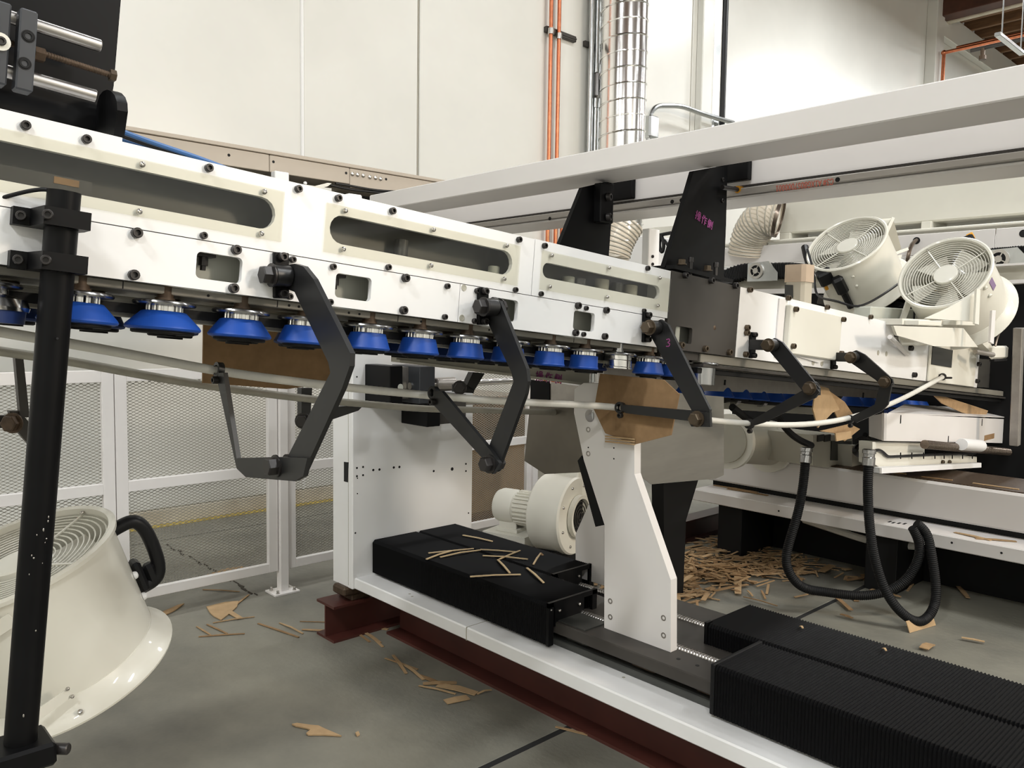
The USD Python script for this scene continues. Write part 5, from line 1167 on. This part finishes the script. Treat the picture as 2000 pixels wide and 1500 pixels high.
for u, v in ((1422, 862), (1500, 872)):
    p0 = P(u, v, y=2.7); part(t, 'flange', cyl(p0, p0 + np.array([.03, 0, -.003]), .17, 32), 'cream_paint')
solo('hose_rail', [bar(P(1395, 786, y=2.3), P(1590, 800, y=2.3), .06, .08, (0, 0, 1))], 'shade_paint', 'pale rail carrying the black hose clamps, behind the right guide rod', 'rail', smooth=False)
part_h = thing('air_manifold', 'thick black hose held by clamps above the pale rail', 'hose', at=P(1400, 780, y=2.25))
part(part_h, 'hose', tube(smooth_path([P(u, v, y=2.25) for u, v in [(1392, 782), (1425, 774), (1460, 778), (1500, 781), (1540, 783), (1580, 786)]], 6), .03, 10), 'black_rubber')
for u, v in ((1433, 779), (1486, 782)): part(part_h, 'clamp', cyl(P(u - 3, v, y=2.25), P(u + 4, v, y=2.25), .035, 14), 'dull_chrome', label='silver clamp')
solo('black_hose', tube(smooth_path([P(u, v, y=2.1) for u, v in [(1430, 795), (1455, 815), (1480, 825), (1515, 812), (1530, 830), (1555, 855), (1585, 870)]], 8), .018, 10), 'black_rubber', 'black hose drooping behind the folded bracket arm', 'hose')

# ---- the two big corrugated hoses
def bighose(label, px, top_m):
    pth = smooth_path([D(u, v, d_) for u, v, d_ in px], 10)
    t = thing('corrugated_hose', label, 'hose', at=pth[len(pth) // 2])
    part(t, 'hose', corrugated(pth, .0235, .010, .07), 'black_rubber', smooth=60)
    d_ = pth[0] - pth[1]; d_ /= np.linalg.norm(d_)
    part(t, 'ferrule', lathe([(.028, -.04), (.031, -.038), (.031, .0), (.028, .004), (.028, .02), (.033, .022), (.033, .04), (.026, .045), (0, .045)], 20, pth[0], d_), 'dull_chrome', label='silver ferrule')
    return t
bighose('black corrugated hose, left one, sweeping along the floor and back up', [(1574, 890, 4.35), (1568, 950, 4.33), (1556, 1010, 4.3), (1540, 1065, 4.28), (1537, 1105, 4.26), (1562, 1143, 4.26), (1610, 1156, 4.27), (1690, 1163, 4.25), (1760, 1140, 4.23), (1792, 1095, 4.2), (1795, 1060, 4.18), (1782, 1030, 4.17)], 0)
bighose('black corrugated hose, right one, hanging in a loop down to the floor', [(1697, 894, 4.1), (1695, 960, 4.1), (1700, 1040, 4.1), (1712, 1105, 4.1), (1736, 1165, 4.08), (1770, 1204, 4.08), (1800, 1213, 4.1), (1822, 1190, 4.13), (1828, 1150, 4.15), (1818, 1075, 4.16), (1808, 1040, 4.17), (1790, 1022, 4.17)], 0)
solo('cable_tangle', [tube(smooth_path([P(u, v, y=1.95) for u, v in ps], 6), .016, 8) for ps in ([(1690, 850), (1700, 862), (1698, 890)], [(1672, 862), (1690, 858), (1704, 870)], [(1690, 870), (1676, 872), (1670, 880), (1678, 888), (1690, 884), (1700, 878)])], 'plastic_black', 'tangle of black cables above the right corrugated hose', 'cable')

# ================================================================== CARDBOARD
CB = ('cardboard', 'cardboard_b', 'cardboard_c')
t_ = [P(u, v, y=2.22) for u, v in [(398, 600), (640, 630), (650, 690), (645, 748), (560, 760), (396, 748)]]
solo('cardboard_blank', slab(t_, (.0, .006, 0)), 'cardboard_b', 'large dark brown cardboard blank held under the rollers behind the guide rods', 'cardboard blank', smooth=False)
t_ = [P(u, v, x=2.228) for u, v in [(1172, 730), (1296, 742), (1326, 770), (1310, 850), (1240, 868), (1182, 846), (1160, 800)]]
solo('cardboard_blank', slab(t_, (.006, 0, .0)), 'cardboard_b', 'brown cardboard blank in mid-air in front of the white stand top', 'cardboard blank', smooth=False)
for i, dz in enumerate((0, 5, 10)):
    a, b = P(1182, 852 + dz, x=2.222), P(1240, 858 + dz, x=2.222)
    solo('cardboard_strip', bar(a, b, .006, .004, (0, 0, 1)), 'cardboard_c', ('topmost', 'middle', 'lowest')[i] + ' of three thin cardboard strips below the mid-air blank', 'cardboard strip', smooth=False)
def scrap(px, Y, label, m='cardboard_c', dy=.01):
    q = [P(u, v, y=Y) for u, v in px]; q = [p + np.array([0, dy * i, 0]) * 0 for i, p in enumerate(q)]
    solo('falling_scrap', slab(q, (0, .006, 0)), m, label, 'cardboard scrap', smooth=False)
scrap([(1594, 752), (1618, 758), (1640, 800), (1626, 806), (1598, 836), (1588, 800)], 1.78, 'tan cardboard scrap in mid-air above the guide rod, beside the folded arm', 'cardboard_c')
scrap([(1622, 765), (1650, 785), (1668, 812), (1640, 824), (1628, 800)], 1.80, 'darker cardboard scrap in mid-air above the guide rod, right of the tan one', 'cardboard')
scrap([(1602, 842), (1660, 828), (1680, 838), (1650, 862), (1630, 846)], 1.80, 'cardboard scrap in mid-air just below the guide rod', 'cardboard')
scrap([(1632, 846), (1662, 842), (1664, 856), (1634, 862)], 1.77, 'small bright cardboard scrap lowest in mid-air below the guide rod', 'cardboard_c')
scrap([(1818, 766), (1850, 776), (1900, 792), (1930, 802), (1924, 816), (1880, 806), (1840, 788)], 1.75, 'long cardboard scrap shooting out in mid-air at right, in front of the blue rollers', 'cardboard')
# scraps on the near floor, one by one: ends in pixels, width in m
def strip(a, b, w, z, m, label, n=1, name='cardboard_strip', group=None, lift=.003):
    p0, p1 = P(*a, z=z), P(*b, z=z); d = p1 - p0; d /= np.linalg.norm(d); s = np.array([-d[1], d[0], 0]) * w / 2
    r1, r2 = rng.uniform(.6, 1.1), rng.uniform(.6, 1.1)
    mid = (p0 + p1) / 2 + [0, 0, rng.uniform(0, .006)]
    mesh = trimesh.util.concatenate([slab([p0 + s * r1, p0 - s * r2, mid - s, mid + s], (0, 0, lift)), slab([mid + s, mid - s, p1 - s * r1, p1 + s * r2], (0, 0, lift))])
    return solo(name, mesh, m, label, 'cardboard strip' if w < .03 else 'cardboard scrap', group=group, smooth=False)
def flat(px, z, m, label, th=.005):
    solo('cardboard_scrap', slab([P(u, v, z=z) for u, v in px], (0, 0, th)), m, label, 'cardboard scrap', smooth=False)
flat([(570, 1416), (580, 1414), (608, 1418), (622, 1419), (632, 1424), (667, 1439), (630, 1437), (602, 1437), (598, 1434), (606, 1427), (598, 1424), (578, 1420)], .002, 'cardboard_c', 'arrow-shaped cardboard scrap alone on the front floor')
flat([(403, 1186), (440, 1177), (466, 1175), (463, 1186), (450, 1198), (432, 1212), (418, 1205), (410, 1198)], .002, 'cardboard_c', 'wide torn cardboard scrap left of the fence post foot')
flat([(301, 1205), (322, 1194), (350, 1182), (360, 1180), (340, 1194), (312, 1207)], .003, 'cardboard', 'flat cardboard strip just right of the big fan')
flat([(403, 1124), (440, 1112), (475, 1107), (478, 1110), (440, 1120), (410, 1127)], .12, 'cardboard', 'cardboard strip lying on the fence bottom rail')
NEAR = [((432, 1188), (470, 1208), .03, 'strip lying across the wide torn scrap'), ((448, 1192), (486, 1162), .012, 'strip pointing up right from the wide torn scrap'), ((416, 1217), (497, 1205), .010, 'long strip in front of the wide torn scrap'),
        ((384, 1224), (412, 1241), .010, 'leftmost of the short strips before the fan'), ((404, 1220), (444, 1238), .010, 'strip beside the leftmost short one'), ((388, 1244), (478, 1238), .011, 'long thin strip nearest the big fan'),
        ((396, 1152), (468, 1156), .010, 'thin strip behind the wide torn scrap'), ((504, 1218), (584, 1245), .013, 'dull strip midway to the red beam stub'), ((546, 1217), (592, 1238), .011, 'shorter dull strip beside the midway one'),
        ((590, 1230), (672, 1238), .018, 'dark strip pointing at the red beam stub'), ((586, 1214), (650, 1216), .006, 'very thin strip left of the red beam stub'),
        ((664, 1228), (728, 1210), .030, 'wide strip under the red beam stub'), ((668, 1216), (722, 1254), .013, 'strip slanting out from the red beam stub'), ((706, 1222), (758, 1230), .020, 'dark strip touching the long red beam'),
        ((706, 1232), (742, 1256), .018, 'short strip of the pair below the red beam stub'), ((714, 1236), (748, 1264), .012, 'longer strip of the pair below the red beam stub'),
        ((768, 1280), (793, 1316), .016, 'upright-looking strip at the head of the middle group'), ((752, 1286), (816, 1308), .010, 'strip crossing the head of the middle group'), ((788, 1298), (828, 1328), .014, 'strip leading into the middle group'),
        ((818, 1320), (862, 1336), .022, 'bent strip in the middle group'), ((826, 1336), (892, 1334), .028, 'wide strip in the middle group'), ((818, 1340), (890, 1356), .010, 'thin strip under the middle group'),
        ((856, 1338), (930, 1356), .045, 'widest scrap at the near end of the middle group'), ((870, 1372), (914, 1362), .045, 'flap at the near end of the middle group'), ((932, 1356), (960, 1348), .010, 'reddish strip between middle group and red beam'),
        ((952, 1320), (1010, 1358), .010, 'strip lying against the red beam flange'), ((1085, 1420), (1148, 1436), .014, 'strip at the dark floor joint'), ((996, 1356), (1030, 1366), .012, 'strip half under the red beam flange')]
for a, b, w, lb in NEAR: strip(a, b, w, .002, CB[rng.randrange(3)], 'cardboard ' + lb)
flat([(694, 1433), (700, 1430), (703, 1436), (697, 1439)], .002, 'cardboard_c', 'tiny cardboard chip right of the arrow-shaped scrap')
BEL = [((904, 1046), (962, 1058), 'strip alone on the rear bellows'), ((837, 1081), (925, 1072), 'long strip at the left of the bellows group'), ((833, 1093), (881, 1077), 'short strip crossing at the left of the bellows group'), ((860, 1089), (938, 1075), 'second long strip at the left of the bellows group'),
       ((938, 1074), (1010, 1079), 'strip along the back of the bellows group'), ((943, 1086), (1031, 1093), 'thin strip through the middle of the bellows group'), ((975, 1093), (1016, 1076), 'upper stroke of the bent pair on the bellows'), ((972, 1094), (996, 1120), 'lower stroke of the bent pair on the bellows'),
       ((918, 1127), (1017, 1123), 'strip nearest the front edge of the bellows'), ((1029, 1110), (1062, 1139), 'thick strip at the near end of the bellows'), ((1042, 1103), (1056, 1081), 'short strip by the gap between the bellows')]
for a, b, lb in BEL: strip(a, b, .009, zt_ + .006, 'cardboard_pale', 'pale cardboard ' + lb, lift=.004)
p0, p1 = P(1056, 1081, z=zt_ + .01), P(1100, 1120, z=.40)
solo('cardboard_strip', bar(p0, p1, .012, .004, (1, 0, 0)), 'cardboard_b', 'cardboard strip leaning from the bellows down onto the ball screw', 'cardboard strip', smooth=False)
for a, b, lb in (((1724, 1267), (1731, 1272), 'tiny chip on the rear lower-right bellows, left one'), ((1563, 1224), (1568, 1228), 'tiny chip on the far edge of the lower-right bellows')): strip(a, b, .008, zt_ + .006, 'cardboard_c', 'pale cardboard ' + lb)
# single scraps around the pile
ONE = [((1440, 1160), (1442, 1110), .045, 'wide upright-looking scrap at the front of the pile'), ((1394, 1155), (1460, 1142), .026, 'long scrap along the front of the pile'), ((1340, 1145), (1386, 1168), .03, 'thick scrap at the left front of the pile'), ((1430, 1152), (1446, 1158), .02, 'short scrap before the pile'),
       ((1452, 1166), (1518, 1184), .008, 'thin stick alone in front of the pile'), ((1460, 1154), (1470, 1165), .012, 'small stick before the pile, left of two'), ((1487, 1154), (1495, 1170), .014, 'small stick before the pile, right of two'),
       ((1635, 1168), (1662, 1192), .024, 'scrap between the hoses and the rear bellows'), ((1642, 1200), (1665, 1208), .022, 'folded scrap in front of the hoses'), ((1605, 1117), (1625, 1104), .05, 'wide scrap behind the left hose'), ((1576, 1158), (1606, 1160), .016, 'scrap under the left hose'),
       ((1878, 1246), (1923, 1254), .018, 'lone scrap on the floor at far right'), ((1806, 1268), (1816, 1258), .045, 'square scrap on the floor below the hose loop'), ((1728, 1160), (1760, 1166), .02, 'scrap beside the right hose'), ((1872, 1146), (1890, 1168), .03, 'dim scrap in the shade at right'), ((1975, 1155), (2000, 1150), .03, 'dim scrap at the right edge')]
for a, b, w, lb in ONE: strip(a, b, w, .012, CB[rng.randrange(3)], 'cardboard ' + lb, lift=.004)
q = [P(1777, 1237, z=.0) + [0, 0, .002], P(1828, 1222, z=0) + [0, 0, .002]]
solo('cardboard_scrap', slab([q[0], q[1], q[1] + [0, .02, .055], q[0] + [0, .02, .055]], (0, .004, 0)), 'cardboard_c', 'cardboard scrap propped upright at the bottom of the right hose loop', 'cardboard scrap', smooth=False)
# the pile
cen = [(3.9, 2.95, .50, .30, 130), (4.35, 2.75, .45, .30, 120), (3.65, 2.75, .25, .18, 40), (4.7, 2.55, .35, .22, 60), (4.9, 3.0, .3, .2, 40), (4.9, 2.05, .4, .3, 12), (3.5, 2.6, .2, .16, 45)]
cnt = 0; rest = []
pile = []
for cx_, cy_, sx, sy, n in cen:
    for _ in range(int(n * 2.1)):
        x, y = rng.gauss(cx_, sx * .55), rng.gauss(cy_, sy * .6)
        if x < 3.15 or y > 3.45 or x > 5.1: continue
        a = rng.gauss(-.35, .75); L_ = rng.uniform(.05, .17) * (1 if rng.random() < .85 else 1.4); w_ = rng.choice([.008, .01, .012, .014, .02, .028])
        z = .003 + rng.random() ** 2 * .05 * math.exp(-((x - 4.1) ** 2 / .5 + (y - 2.8) ** 2 / .15))
        pile.append((x, y, z, a, L_, w_, rng.uniform(-.12, .12), CB[rng.randrange(3)]))
dist = lambda q: q[0] * .679 + q[1] * .731
pile.sort(key=lambda q: -q[4] * q[5] / dist(q))
protos = {}
for i, (x, y, z, a, L_, w_, tl, m) in enumerate(pile):
    X = trimesh.transformations.euler_matrix(rng.uniform(-.1, .1), tl, a); X[:3, 3] = (x, y, z + abs(tl) * L_ / 2)
    if i < 290:
        mesh = box((-L_ / 2, -w_ / 2, 0), (L_ / 2, w_ / 2, .0035)); mesh.apply_transform(X)
        solo('pile_strip', mesh, m, 'brown cardboard offcut strip lying in the scrap pile right of the white stand', 'cardboard strip', group='cardboard offcuts in the scrap pile', smooth=False)
    else:
        mesh = box((-L_ / 2, -w_ / 2, 0), (L_ / 2, w_ / 2, .0035)); mesh.apply_transform(X); rest.append(mesh)
if rest: solo('pile_scraps', rest, 'cardboard', 'fine small offcuts between the strips of the scrap pile', 'cardboard offcuts', kind='stuff', smooth=False)
# scraps caught on the second track
ORD = ('leftmost of nine', 'second from left', 'third from left', 'fourth from left', 'fifth from left', 'low one at the left end', 'seventh from left', 'second from right', 'rightmost of nine')
TR = [((1420, 880), (1465, 884)), ((1430, 888), (1500, 880)), ((1440, 876), (1520, 894)), ((1470, 872), (1476, 888)), ((1500, 884), (1562, 896)), ((1415, 884), (1440, 896)), ((1690, 922), (1770, 934)), ((1800, 930), (1860, 944)), ((1900, 945), (1990, 957))]
for i, (a, b) in enumerate(TR):
    pa, pb_ = P(*a, x=xk + .06 + .02 * (i % 3)), P(*b, x=xk + .10)
    lo = zm1 + .008
    pa[2] = max(pa[2], lo) if i < 6 else lo; pb_[2] = max(pb_[2], lo) if i < 6 else lo
    solo('cardboard_strip', bar(pa, pb_, .02, .004, (0, 0, 1) if i < 6 else (1, 0, 0)), CB[i % 3], 'cardboard strip caught on the second track base beam, ' + ORD[i], 'cardboard strip', smooth=False)
for i, (a, b) in enumerate((((1395, 948), (1480, 962)), ((1420, 955), (1500, 968)), ((1865, 1040), (1935, 1056)), ((1905, 1052), (1985, 1058)))):
    strip(a, b, .03, zt4 + .001, CB[i % 3], 'cardboard strip on the lower flange of the second track, %s' % ('leftmost', 'second from left', 'third from left', 'rightmost')[i])
